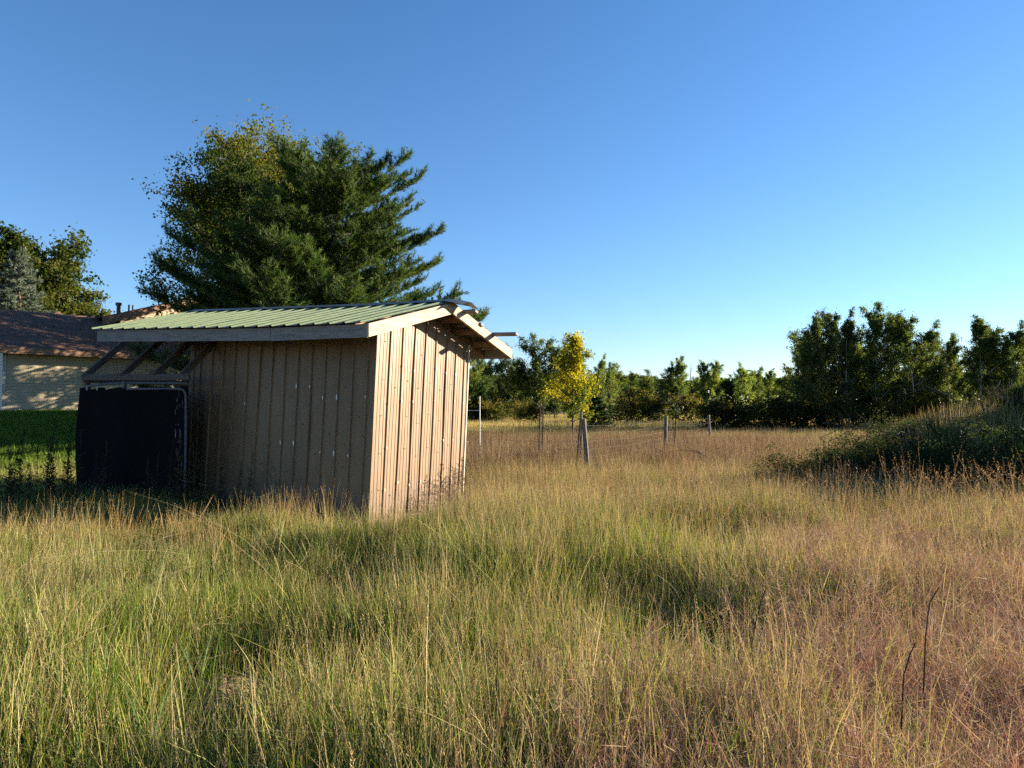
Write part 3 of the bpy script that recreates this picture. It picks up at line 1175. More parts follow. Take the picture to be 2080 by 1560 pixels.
# sunlight painted in: leaves yellower high up and on the sunny side
me = cm
nv = len(me.vertices)
co = np.zeros(nv * 3); me.vertices.foreach_get('co', co); co = co.reshape(-1, 3)
ca = np.zeros(nv * 4, dtype=np.float32); me.color_attributes['col'].data.foreach_get('color', ca); ca = ca.reshape(-1, 4)
tn = np.clip((co[:, 2] - 11.0) / 5.0 + (co[:, 0] / 10) + (vnoise(co[:, 0], co[:, 2], .9, 4) - .55) * 1.2, 0, 1)[:, None]
tn = np.repeat(tn[::4], 4, axis=0)[:nv]
yel = np.array([.145, .155, .028]) * np.repeat(rng.uniform(.7, 1.25, (nv // 4, 1)), 4, axis=0)
ca[:, :3] = ca[:, :3] * (1 - tn * .75) + yel * tn * .75
me.color_attributes['col'].data.foreach_set('color', ca.ravel())
mp_ = at(560, 620, 31.0)
place_tree('maple_tree', cm, tm, (mp_.x, mp_.y, hz(mp_.x, mp_.y) - .3), .4, (.88, .88, 1.02), 'tall leafy tree tinted sunlit yellow at its top, left of the big pine', 'tree')


# ---- white pine
def pine(rng, H, cb, radf, nwh, per, tuft_n, nlen, col, wob=1.0, droop=.0, bend=.16, needles=11, nwid=.010, sec=7, trunk_r=.17):
    mb = MB()
    ts = np.linspace(0, 1, 12)
    T = np.stack([.12 * np.sin(ts * 5), .10 * np.sin(ts * 4 + 1), ts * H], -1)
    mb.tube(T, np.linspace(trunk_r, .02, 12), n=8)
    anchors, dirs = [], []
    for w_ in range(nwh):
        f = (w_ + .3) / nwh
        z0 = H * (cb + (.985 - cb) * f)
        k_ = per + (1 if rng.random() < .4 else 0)
        a0 = rng.uniform(0, 6.28)
        for i in range(k_):
            az = a0 + i * 2 * math.pi / k_ + rng.normal(0, .25)
            ln = radf(z0 / H, az) * rng.uniform(.70, 1.15)
            base = np.array([T[min(11, int(z0 / H * 11)), 0], T[min(11, int(z0 / H * 11)), 1], z0 + rng.normal(0, .12)])
            el = .02 + .42 * f ** 1.3 - droop * (1 - f) + rng.normal(0, .08)
            d = np.array([math.cos(az), math.sin(az), 0.])
            n_ = 9
            tt = np.linspace(0, 1, n_)
            side = np.array([-d[1], d[0], 0]) * rng.normal(0, .10) * ln
            pts = base + d * (tt * ln)[:, None] + side * (tt ** 2)[:, None]
            pts[:, 2] += ln * (math.tan(el) * tt * .8 + bend * tt ** 2.4)
            mb.tube(pts, max(.012, .045 * (1 - f)), .006, n=5, cap=False)
            dist = np.zeros(n_)
            for j in range(int(sec * max(1.0, ln * .75))):
                tj = rng.uniform(.18, 1.0) ** .8
                kk = min(n_ - 2, int(tj * (n_ - 1))); fr = tj * (n_ - 1) - kk
                q0 = pts[kk] * (1 - fr) + pts[kk + 1] * fr
                along = pts[kk + 1] - pts[kk]; along /= np.linalg.norm(along)
                sd = np.array([-d[1], d[0], 0]) * rng.choice([-1, 1]) * rng.uniform(.45, 1.0)
                td = along * .75 + sd + np.array([0, 0, rng.uniform(.0, .55)])
                td /= np.linalg.norm(td)
                tl = rng.uniform(.25, .55) * (1 - .55 * tj) * max(.8, ln * .55)
                q1 = q0 + td * tl + np.array([0, 0, .12 * tl])
                mb.tube([q0, (q0 + q1) / 2, q1], .006, .003, n=3, cap=False)
                for w in np.linspace(.12, 1.0, max(3, int(tl / .065))):
                    anchors.append(q0 * (1 - w) + q1 * w + rng.normal(0, .02, 3))
                    dd = td * .8 + rng.normal(0, .28, 3) + np.array([0, 0, .35]); dirs.append(dd / np.linalg.norm(dd))
            for w in np.linspace(.45, 1.0, 8):
                k2 = min(n_ - 2, int(w * (n_ - 1)))
                anchors.append(pts[k2] + rng.normal(0, .04, 3))
                dd = (pts[k2 + 1] - pts[k2]); dd /= np.linalg.norm(dd); dd = dd + np.array([0, 0, .3]); dirs.append(dd / np.linalg.norm(dd))
    A = np.array(anchors); D = np.array(dirs)
    if len(A) > tuft_n:
        s_ = rng.choice(len(A), tuft_n, replace=False); A, D = A[s_], D[s_]
    n = len(A)
    K = needles
    # needles brush forward round the twig
    a = np.repeat(D, K, axis=0)
    r_ = rng.normal(size=(n * K, 3))
    r_ -= (r_ * a).sum(1)[:, None] * a
    r_ /= np.linalg.norm(r_, axis=1)[:, None]
    ang = rng.uniform(.25, 1.15, (n * K, 1))
    nd = a * np.cos(ang) + r_ * np.sin(ang)
    base = np.repeat(A, K, axis=0) + a * rng.uniform(-.05, .06, (n * K, 1))
    tip = base + nd * (nlen * rng.uniform(.7, 1.2, (n * K, 1)))
    wv = np.cross(nd, rng.normal(size=(n * K, 3))); wv /= np.linalg.norm(wv, axis=1)[:, None]
    v = np.stack([base - wv * nwid / 2, base + wv * nwid / 2, tip], 1).reshape(-1, 3)
    f_ = np.arange(n * K * 3).reshape(-1, 3)
    cc = np.repeat(np.repeat(hue_mix(n, col, [1] * len(col), rng, .2), K, axis=0), 3, axis=0)
    print('pine tufts', n, 'of', len(anchors))
    return np_mesh('crown', v, f_, cc), mb.mesh('trunk', True)


rng = np.random.default_rng(5)


def prad(f, az):
    # broad, blunt top; right side (az 0) reaches further out low down
    base = np.interp(f, [.0, .12, .3, .45, .6, .74, .86, .95, 1.0], [2.9, 3.9, 4.05, 3.5, 2.95, 2.5, 2.05, 1.6, 1.1])
    return base * (1 + .02 * math.cos(az)) * (1 + .12 * math.sin(az * 3 + f * 23))


pine_c = [(.058, .105, .022), (.088, .145, .028), (.046, .088, .032), (.12, .165, .034)]
cm, tm = pine(rng, 8.3, .12, prad, 27, 9, 78000, .15, pine_c, needles=10, nwid=.018, sec=21)
pp = at(672, 620, 24.5)
place_tree('pine_tree', cm, tm, (pp.x, pp.y, hz(pp.x, pp.y) - .1), 2.2, (1.20, 1.20, 1.17), 'large bushy white pine directly behind the shed roof', 'tree', leafmat='needle')

# ---- trees beyond the house
rng = np.random.default_rng(31)
oak_c = [(.040, .066, .016), (.062, .092, .020), (.085, .115, .024), (.11, .115, .03)]
cm, tm = broadleaf(rng, 12.2, 7.0, .2, lambda f: max(.12, math.sin(math.pi * min(1, f * .9 + .1)) ** .6), 80, 110000, .27, oak_c, (3, 3, 2, 1), .25, 16, .05, (.12, .75), 2, .3, dome=True)
p = at(20, 640, 50)
place_tree('oak_tree', cm, tm, (p.x - 1.5, p.y, 1.0), 0, (1.0, 1.0, 1.02), 'big rounded green tree behind the house roof, above the blue spruce', 'tree')
p = at(150, 640, 52)
place_tree('oak_tree', cm, tm, (p.x + 1.2, p.y, 0), 2.0, (.5, .5, .55), 'low spreading green tree behind the roof, right of the blue spruce', 'tree', color=(1.15, 1.05, 1, 1))
p = at(128, 640, 53)
place_tree('oak_tree', cm, tm, (p.x - .5, p.y + 1, 1.0), 1.1, (.48, .48, .72), 'green tree with open branches at the right edge of the big tree behind the house', 'tree')
rng = np.random.default_rng(8)
cm, tm = pine(rng, 10.0, .06, lambda f, az: 2.9 * (1 - f) ** .8 + .15, 26, 7, 9000, .20, [(.16, .20, .17), (.12, .155, .13), (.20, .235, .20)], bend=.08, droop=.1, needles=8, nwid=.05, sec=5)
p = at(42, 640, 43)
place_tree('spruce_tree', cm, tm, (p.x, p.y, 1.2), 0, (1, 1, 1.0), 'pale blue-grey spruce standing behind the house roof', 'tree', leafmat='needle')

# ---- yellow tree in the field
rng = np.random.default_rng(14)
yc = [(.06, .095, .016), (.15, .18, .02), (.32, .29, .022), (.42, .34, .025)]
cm, tm = broadleaf(rng, 4.15, 1.10, .26, lambda f: max(.16, [.85, 1.05, 1.1, .95, .75, .6, .42, .3][min(7, int(f * 8))]), 44, 10000, .085, yc, (2.6, 2.6, 2.2, 1.0), .045, 9, .10, (.5, 1.2), 1, 1.1)
p = at(1166, 800, 27.0)
place_tree('maple_sapling', cm, tm, (p.x, p.y, hz(p.x, p.y)), .5, 1.0, 'small bright yellow autumn tree standing in the field behind the fence', 'tree')

# ---- aspens and far woods
asp_c = [(.048, .078, .030), (.080, .115, .038), (.12, .155, .045), (.17, .19, .05)]
ASP = []
for sd in range(4):
    rng = np.random.default_rng(40 + sd)
    ASP.append(broadleaf(rng, 8.0, 1.75, .10, lambda f: max(.2, [.75, .95, 1.1, 1.1, 1.0, .9, .7, .42][min(7, int(f * 8))]), 36, 21000, .12, asp_c, (3, 3, 2, 1), .075, 10, .085, (.45, 1.15), 1, .8))
FAR = []
for sd in range(4):
    rng = np.random.default_rng(60 + sd)
    FAR.append(broadleaf(rng, 8.0, 2.6, .10, lambda f: max(.25, [.8, 1.0, 1.05, 1.05, 1.05, .98, .85, .6][min(7, int(f * 8))]), 28, 13500, .18, asp_c, (3, 3, 2, .8), .09, 8, .095, (.4, 1.1), 1, .6))


def by_top(px, ytop, Y, H=8.0, zg=None):
    top = at(px, ytop, Y)
    g = hz(top.x, Y) if zg is None else zg
    return Vector((top.x, Y, g)), (top.z - g) / H


rt = random.Random(12)
right = [  # px, top y, distance, width factor, label
    (1634, 700, 45, 1.05, 'aspen at the left edge of the right-hand grove, with a low outer branch'),
    (1662, 640, 46, .80, 'tall aspen with a pale trunk near the left end of the right-hand grove'),
    (1698, 637, 47, .78, 'narrow-topped aspen second from the left among the grove peaks'),
    (1724, 646, 45, .70, 'slim aspen with a single pointed top left of the tallest grove tree'),
    (1772, 628, 46, .95, 'tallest aspen in the right-hand grove'),
    (1806, 640, 48, .85, 'aspen directly right of the tallest one in the grove'),
    (1846, 643, 46, .95, 'broad aspen at the right shoulder of the main grove'),
    (1888, 668, 47, .9, 'lower sunlit aspen where the main grove slopes down to the right'),
    (1932, 684, 45, .75, 'short dark aspen in the dip between the two grove peaks'),
    (1982, 645, 44, .85, 'pointed aspen with a yellow-green tip above the grass mound'),
    (2022, 664, 45, .85, 'sunlit aspen right of the pointed one above the mound'),
    (2062, 668, 44, .9, 'aspen at the right edge of the picture behind the mound'),
    (2110, 660, 45, 1.0, 'aspen beyond the right-hand end of the grove')]
for i, (px, yt, Y, wf, lb) in enumerate(right):
    loc, s_ = by_top(px, yt + 9, Y)
    cm, tm = ASP[i % 4]
    v_ = rt.uniform(.85, 1.15)
    place_tree('aspen_tree', cm, tm, loc, rt.uniform(0, 6.2), (s_ * wf * 1.05, s_ * wf * 1.05, s_), lb, 'tree', 'aspens in the right-hand grove', (v_, v_, v_, 1), bark='bark_pale')
for i in range(10):
    px = 1625 + i * 50 + rt.uniform(-8, 8)
    loc, s_ = by_top(px, rt.uniform(705, 750), rt.uniform(48, 54))
    cm, tm = FAR[i % 4]
    v_ = rt.uniform(.8, 1.15)
    place_tree('understory_tree', cm, tm, loc, rt.uniform(0, 6.2), (s_ * 1.0, s_ * 1.0, s_), 'dark leafy tree filling in low between the aspens of the right-hand grove', 'tree', 'understory trees in the right-hand grove', (v_, v_, v_, 1))

mid = [  # px, top y, dist, width, which, tint, label, cat
    (962, 752, 66, .85, 'f', .8, 'dark tree at the edge of the wood close beside the shed wall', 'tree'),
    (990, 745, 72, .9, 'f', .6, 'dark round-topped tree just right of the one beside the shed'),
    (1020, 740, 70, .75, 'f', .6, 'dark narrow tree in the gap below the open sky left of the tall pair'),
    (1046, 752, 74, .8, 'f', .65, 'low dark tree tucked against the left side of the tall pair'),
    (1088, 713, 72, 1.0, 'f', .75, 'tallest dark tree of the wood, left of the yellow tree'),
    (1128, 716, 73, .9, 'f', .8, 'tall dark tree right behind the left side of the yellow tree'),
    (1160, 735, 75, .9, 'f', .85, 'green tree hidden mostly behind the yellow tree'),
    (1222, 735, 70, .75, 'a', 1.1, 'light green aspen just right of the yellow tree'),
    (1243, 746, 71, .75, 'a', 1.2, 'paler aspen second to the right of the yellow tree'),
    (1283, 760, 78, .8, 'a', 1.0, 'small-topped tree in the gap between the pale aspens and the far wood'),
    (1312, 772, 85, .9, 'f', .9, 'rounded low tree right of the small-topped one'),
    (1362, 748, 62, 0.94, 'a', .9, 'lower left of the two joined trees behind the middle fence post'),
    (1379, 735, 62, 1.01, 'a', .95, 'taller right of the two joined trees behind the middle fence post'),
    (1426, 739, 60, 0.81, 'a', 1.1, 'slender tree with a pale trunk, left of the twin pair'),
    (1450, 740, 60, 0.88, 'a', 1.2, 'slender sunlit tree right of the pale-trunked one'),
    (1505, 750, 58, 1.01, 'a', 1.3, 'bright green tree standing alone between the slender pair and the grove'),
    (1540, 768, 62, .8, 'f', .7, 'dark tree to the right of the bright lone tree'),
    (1568, 756, 57, .9, 'a', 1.3, 'yellow-green tree at the foot of the right-hand grove'),
    (1598, 772, 56, 1.0, 'f', .8, 'small dark tree touching the left edge of the right-hand grove')]
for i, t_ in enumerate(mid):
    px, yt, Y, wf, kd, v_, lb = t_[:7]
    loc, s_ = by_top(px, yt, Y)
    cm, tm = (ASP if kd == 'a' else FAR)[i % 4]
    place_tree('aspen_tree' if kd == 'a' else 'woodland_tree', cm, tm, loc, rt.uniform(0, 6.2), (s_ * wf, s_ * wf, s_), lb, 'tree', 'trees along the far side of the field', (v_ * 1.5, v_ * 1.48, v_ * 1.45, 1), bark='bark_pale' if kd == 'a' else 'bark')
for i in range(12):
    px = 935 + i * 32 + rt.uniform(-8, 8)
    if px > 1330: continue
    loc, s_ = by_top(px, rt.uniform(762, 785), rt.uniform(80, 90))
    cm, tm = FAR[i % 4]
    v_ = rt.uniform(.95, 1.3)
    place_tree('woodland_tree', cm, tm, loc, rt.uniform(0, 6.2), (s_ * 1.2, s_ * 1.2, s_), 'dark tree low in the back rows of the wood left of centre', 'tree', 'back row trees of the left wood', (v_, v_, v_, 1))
# low shrubs on the field edge
SHR = []
for sd in range(3):
    rng = np.random.default_rng(80 + sd)
    SHR.append(broadleaf(rng, 2.2, 1.7, .05, lambda f: max(.25, math.sin(math.pi * min(1, f * .8 + .25))), 26, 3200, .17, [(.07, .085, .02), (.12, .115, .028), (.17, .13, .035)], (2, 2, 1), .03, 6, .16, (.4, 1.1), 3, .9))
shr = [(955, 822, 60, 1, 'low olive bush against the wood nearest the shed'), (1003, 826, 60, 1.25, 'wide golden-olive bush right of the white marker post'),
       (1060, 824, 62, .9, 'golden bush left of the leaning steel posts'), (1078, 830, 58, .9, 'small olive bush directly behind the leaning steel posts'),
       (1268, 806, 62, 1.2, 'rounded yellow-green bush right of the dark fir'), (1300, 812, 60, 1.2, 'yellow-tinged bush at the end of the bush row right of the fir'),
       (1400, 815, 58, .9, 'bright yellow-green bush behind the leaning thin stake'), (1340, 818, 60, 1.0, 'olive bush left of the middle fence post')]
for i, (px, yt, Y, wf, lb) in enumerate(shr):
    loc, s_ = by_top(px, yt, Y, 2.2)
    cm, tm = SHR[i % 3]
    place_tree('bush', cm, tm, loc, rt.uniform(0, 6.2), (max(.8, s_) * wf, max(.8, s_) * wf, s_), lb, 'bush', 'bushes along the wood edge', (1, 1, 1, 1), crown='foliage')
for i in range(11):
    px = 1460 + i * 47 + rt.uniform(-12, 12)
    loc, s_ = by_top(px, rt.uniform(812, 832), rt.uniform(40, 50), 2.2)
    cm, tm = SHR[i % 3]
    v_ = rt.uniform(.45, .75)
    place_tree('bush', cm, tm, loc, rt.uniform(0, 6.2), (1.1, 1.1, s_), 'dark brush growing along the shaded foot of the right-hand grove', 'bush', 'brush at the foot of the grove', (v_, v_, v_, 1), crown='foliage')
# small firs
rng = np.random.default_rng(9)
fcm, ftm = pine(rng, 3.2, .03, lambda f, az: 1.35 * (1 - f) ** .7 + .1, 14, 7, 2600, .15, [(.028, .055, .016), (.045, .075, .02)], bend=.06, needles=8, nwid=.05, sec=5, trunk_r=.05)
loc, s_ = by_top(1212, 808, 46, 3.2)
place_tree('fir_tree', fcm, ftm, loc, 0, (s_ * 1.05, s_ * 1.05, s_), 'small dark green fir right of the yellow tree trunk', 'tree', leafmat='needle')
loc, s_ = by_top(974, 788, 60, 3.2)
place_tree('fir_tree', fcm, ftm, loc, 1.2, (s_ * .8, s_ * .8, s_), 'small green fir behind the white marker post beside the shed', 'tree', leafmat='needle')
# bare trees
mb = MB()
rb = random.Random(2)
for i in range(22):
    z = 2.2 + i * .24
    a = rb.uniform(0, 6.28); l = 1.3 * (1 - i / 26)
    mb.tube([(0, 0, z), (math.cos(a) * l * .5, math.sin(a) * l * .5, z + l * .45), (math.cos(a) * l * .8, math.sin(a) * l * .8, z + l * 1.05)], .03, .008, n=4, cap=False)
mb.tube([(0, 0, 0), (.05, 0, 3), (-.03, 0, 6), (.02, 0, 8)], .09, .015, n=6)
bm_ = mb.mesh('bare_tree')
for (px, yt, Y, lb) in ((1403, 738, 60, 'leafless tree with a pale thin trunk between two leafy trees'), (1338, 772, 64, 'low leafless tree with purple-grey twigs left of the middle fence post')):
    loc, s_ = by_top(px, yt, Y)
    o = link('bare_tree', bm_); o.location = loc; o.scale = (s_, s_, s_)
    if not bm_.materials: bm_.materials.append(M['twig'])
    tag(o, lb, 'tree')
# the far wood reads as one mass
rng = np.random.default_rng(77)
n = 42000
X = rng.uniform(-60, 190, n); ph = fbm(X, X * 0 + 3, .09); ph2 = fbm(X, X * 0 + 9, .33)
Ht = 7.6 + 4.5 * ph + 2.5 * ph2 - 1.6
Yd = 165 + rng.uniform(0, 9, n)
Zt = Ht * (1 - np.abs(rng.normal(0, .35, n)) % 1) 
P3 = np.stack([X, Yd, np.clip(Zt, 0, None)], -1)
me = leaf_mesh('far_wood', P3, 1.1, hue_mix(n, asp_c, (3, 3, 2, 1), rng, pts=P3, ns=.15), rng)
fw = link('far_wood', me, None, M['leaf'])
tag(fw, 'low hazy green line of distant woods along the horizon', 'woods', kind='stuff')

# ------------------------------------------------------------------ fence
fence = empty('wire_fence', (1.45, 14.0, 0))


def post_part(base, top, r, name='post', mat='post', n=9):
    mb = MB()
    b, t_ = Vector(base), Vector(top)
    ts = np.linspace(0, 1, 7)
    pts = [b + (t_ - b) * t + Vector((rs.uniform(-.004, .004), rs.uniform(-.004, .004), 0)) for t in ts]
    mb.tube(pts, r * 1.04, r * .94, n=n)
    return part(mb, name, M[mat], fence)


P1 = at(1200, 995, 14.0); P1t = at(1185, 851, 14.0)
post_part((P1.x, 14.0, -.2), P1t, .050)
P2 = at(1351, 960, 20.0); P2t = at(1353, 845, 20.0)
post_part((P2.x, 20.0, -.2), P2t, .050)
P3_ = at(1446, 940, 24.5); P3t = at(1439, 843, 24.5)
post_part((P3_.x, 24.5, -.2), P3t, .048)
Pw = at(1180, 940, 17.0); Pwt = at(1181, 836, 17.0)
post_part((Pw.x, 17.0, -.2), Pwt, .032, 'stake')
# steel posts wound with dead vine
for (xb, xt, yt, Y, r) in ((1090, 1098, 815, 15.5, .016), (1098, 1104, 812, 15.8, .015), (1165, 1181, 832, 15.0, .016), (1366, 1374, 820, 19.0, .014)):
    b = at(xb, 940, Y); t_ = at(xt, yt, Y)
    mb = MB()
    mb.tube([(b.x, b.y, -.15), tuple((Vector((b.x, b.y, 0)) + t_) / 2 + Vector((.01, 0, 0))), tuple(t_)], r, r * .9, n=5)
    th = np.linspace(0, 22, 60)
    c = Vector((b.x, b.y, 0))
    mb.tube([tuple(c + (t_ - c) * (k_ / 60 * .8) + Vector((math.cos(a) * .035, math.sin(a) * .035, 0))) for k_, a in enumerate(th)], .008, .004, n=4, cap=False)
    for k_ in range(34):
        q0 = c + (t_ - c) * rs.uniform(.05, .8)
        mb.tube([tuple(q0), tuple(q0 + Vector((rs.uniform(-.09, .09), rs.uniform(-.09, .09), rs.uniform(-.03, .08))))], .006, .002, n=3, cap=False)
    part(mb, 'steel_post', M['rust'], fence)
# woven wire
mb = MB()
lines = [(Vector((-1.6, 16.6, 0)), Vector((P1.x - .05, 14.05, 0))), (Vector((P1.x - .05, 14.05, 0)), Vector((P2.x, 20.0, 0))), (Vector((P2.x, 20.0, 0)), Vector((P3_.x, 24.5, 0)))]
for a, b in lines:
    L = (b - a).length
    nseg = max(2, int(L / .8))
    for z in (.12, .24, .36, .5, .65, .8, .96, 1.12, 1.26):
        pts = []
        for i in range(nseg + 1):
            t = i / nseg
            p = a + (b - a) * t
            pts.append((p.x + .01 * math.sin(i * 2.1 + z * 9), p.y, z - .05 * math.sin(math.pi * t) + .012 * math.sin(i * 1.7 + z * 5)))
        mb.tube(pts, .0019, n=3, cap=False)
    for i in range(int(L / .155)):
        t = (i + .5) * .155 / L
        p = a + (b - a) * t
        w = .012 * math.sin(i * 1.3)
        mb.tube([(p.x, p.y, .1), (p.x + w, p.y, .7), (p.x, p.y, 1.26 - .05 * math.sin(math.pi * t))], .0014, n=3, cap=False)
part(mb, 'wire', M['wire'], fence, kind='stuff')
tag(fence, 'sagging woven wire fence with weathered wood posts and rusty steel posts in the field', 'fence')
# white marker post and rail ends by the shed corner
wp = empty('marker_post', at(975, 840, 19.0))
mb = MB()
b = at(975, 880, 19.0); t_ = at(974.5, 805, 19.0)
mb.tube([(b.x, b.y, -.1), tuple(t_)], .015, n=8)
part(mb, 'post', M['whitepost'], wp)
mb = MB()
mb.tube([tuple(at(925, 833, 19.0)), tuple(at(975, 834, 19.0))], .008, n=6)
part(mb, 'rail', M['whitepost'], wp)
tag(wp, 'thin white marker post with a rail, just right of the shed wall', 'post')
mb = MB()
for (x0, y0, x1, y1, Y) in ((944, 810, 955, 812.5, 11.6), (941, 896.5, 952, 898, 11.6)):
    mb = MB()
    a, b = at(x0 - 4, y0, Y), at(x1, y1, Y)
    mb.tube([tuple(a), tuple((a + b) / 2 + Vector((0, 0, .008))), tuple(b)], .006, n=5)
    part(mb, 'bolt_end', M['trim'], shed)

# ------------------------------------------------------------------ grasses
PROTO = {}
DARKG = [(.045, .060, .018), (.075, .085, .028), (.10, .075, .04), (.055, .04, .025)]  # mound grass colours, darkened so the bank reads as shaded


def blades(rng, n, hmin, hmax, rad, wid, lean_, cols, wts, segs=4, curl=.5, head=0.0, head_w=.006, droopy=0.0, jit=.22, wind=(0, 0)):
    """a tuft of ribbons; head>0 adds a ragged seed head over that share of each blade"""
    vv, ff, cc = [], [], []
    base = rng.normal(0, rad, (n, 2))
    h = rng.uniform(hmin, hmax, n)
    az = rng.uniform(0, 6.283, n)
    ln_ = np.abs(rng.normal(lean_, lean_ * .6, n))
    wd = wid * rng.uniform(.6, 1.3, n)
    col = hue_mix(n, cols, wts, rng, jit)
    t = np.linspace(0, 1, segs + 1)
    off = 0
    fa = rng.uniform(0, 6.283, n)
    for i in range(n):
        bend = ln_[i] * (t * .45 + curl * t ** 2.2)
        x = base[i, 0] + math.cos(az[i]) * bend * h[i] + wind[0] * t ** 1.6 * h[i]
        y = base[i, 1] + math.sin(az[i]) * bend * h[i] + wind[1] * t ** 1.6 * h[i]
        z = h[i] * (t - .32 * ln_[i] ** 2 * t ** 2 - droopy * ln_[i] * t ** 3) - .02
        px, py = math.cos(fa[i]) * wd[i] / 2, math.sin(fa[i]) * wd[i] / 2
        w = np.array([1.0] + [1.0 - .25 * q_ for q_ in t[1:-1]] + [.15])
        L_ = np.stack([x - px * w, y - py * w, z], -1)
        R_ = np.stack([x + px * w, y + py * w, z], -1)
        v = np.empty((2 * (segs + 1), 3)); v[0::2] = L_; v[1::2] = R_
        k_ = np.arange(segs) * 2 + off
        ff.append(np.stack([k_, k_ + 1, k_ + 3, k_ + 2], -1))
        vv.append(v); cc.append(np.repeat(col[i:i + 1], len(v), axis=0))
        off += len(v)
        if head > 0:
            m = 8
            for j in range(m):
                tj = 1 - head * (1 - j / (m - 1) * .98)
                xx, yy, zz = np.interp(tj, t, x), np.interp(tj, t, y), np.interp(tj, t, z)
                aa = rng.uniform(0, 6.28); l = head_w * rng.uniform(1.2, 3.2) * (1.1 - .6 * j / m)
                dx, dy = math.cos(aa) * l, math.sin(aa) * l
                up_ = l * rng.uniform(.8, 2.2) - droopy * l
                q4 = np.array([[xx, yy, zz], [xx + dx * .5 + head_w * .35, yy + dy * .5, zz + up_ * .5], [xx + dx, yy + dy, zz + up_], [xx + dx * .5 - head_w * .35, yy + dy * .5, zz + up_ * .6]])
                vv.append(q4); cc.append(np.repeat(col[i:i + 1] * 1.08, 4, axis=0))
                ff.append(np.array([[off, off + 1, off + 2, off + 3]])); off += 4
    return np_mesh('tuft', np.vstack(vv), np.vstack(ff), np.vstack(cc))


def panicle(rng, n, hmin, hmax, rad, wid, cols, wts):
    """airy lovegrass: thin stems that fork into many hair-thin branches"""
    vv, ff, cc = [], [], []
    off = 0

    def ribbon(p, q, w, c):
        nonlocal off
        d = q - p
        s_ = np.cross(d, rng.normal(size=3)); s_ = s_ / (np.linalg.norm(s_) + 1e-9) * w / 2
        vv.append(np.array([p - s_, p + s_, q + s_ * .4, q - s_ * .4])); cc.append(np.repeat(c[None], 4, axis=0))
        ff.append(np.array([[off, off + 1, off + 2, off + 3]])); off += 4
    col = hue_mix(n, cols, wts, rng, .22)
    for i in range(n):
        b = np.array([*rng.normal(0, rad, 2), -.02])
        h = rng.uniform(hmin, hmax)
        d = np.array([*rng.normal(0, .25, 2), 1.0]); d /= np.linalg.norm(d)
        m1 = b + d * h * .5
        d2 = d + np.array([*rng.normal(0, .16, 2), 0]); d2 /= np.linalg.norm(d2)
        top = m1 + d2 * h * .5
        ribbon(b, m1, wid, col[i]); ribbon(m1, top, wid * .8, col[i])
        for j in range(11):
            t = rng.uniform(.15, 1)
            s0 = m1 + (top - m1) * t
            bd = d2 * rng.uniform(.2, .9) + rng.normal(0, .6, 3); bd /= np.linalg.norm(bd)
            l = rng.uniform(.05, .15)
            s1 = s0 + bd * l
            ribbon(s0, s1, wid * .65, col[i])
            if j % 2:
                ribbon(s0 + (s1 - s0) * .5, s0 + (s1 - s0) * .5 + rng.normal(0, .03, 3), wid * .55, col[i])
    return np_mesh('tuft', np.vstack(vv), np.vstack(ff), np.vstack(cc))


def leafy_weed(rng, h, n, spread_, cols, size, cone=True):
    vv = []
    mb = MB()
    pts = []
    top = np.array([rng.normal(0, .06) * h, rng.normal(0, .06) * h, h])
    mb.tube([(0, 0, -.05), tuple(top * .5 + rng.normal(0, .012, 3)), tuple(top)], .006, .002, n=4, cap=False)
    for i in range(n):
        t = rng.uniform(.12, 1.0)
        r = spread_ * (1.05 - t) if cone else spread_ * math.sin(math.pi * t)
        a = rng.uniform(0, 6.28)
        q0 = top * t
        L = r * rng.uniform(.4, 1.1)
        q1 = q0 + np.array([math.cos(a) * L, math.sin(a) * L, L * .5])
        if L > .03: mb.tube([tuple(q0), tuple(q1)], .0022, .001, n=3, cap=False)
        for w in np.linspace(.25, 1, max(2, int(L / .02))):
            pts.append(q0 * (1 - w) + q1 * w + rng.normal(0, .006, 3))
    P_ = np.array(pts)
    return leaf_mesh('leaves', P_, size, hue_mix(len(P_), cols, [1] * len(cols), rng), rng, .3), mb.mesh('stem')


protos = bpy.data.collections.new('tufts')      # kept out of the scene; only instanced as stuff


def proto_set(key, meshes, mat):
    c = bpy.data.collections.new('tufts_' + key)
    for i, me in enumerate(meshes):
        me.materials.append(M[mat])
        o = bpy.data.objects.new('%s_%02d' % (key, i), me)
        c.objects.link(o)
    PROTO[key] = (c, len(meshes))


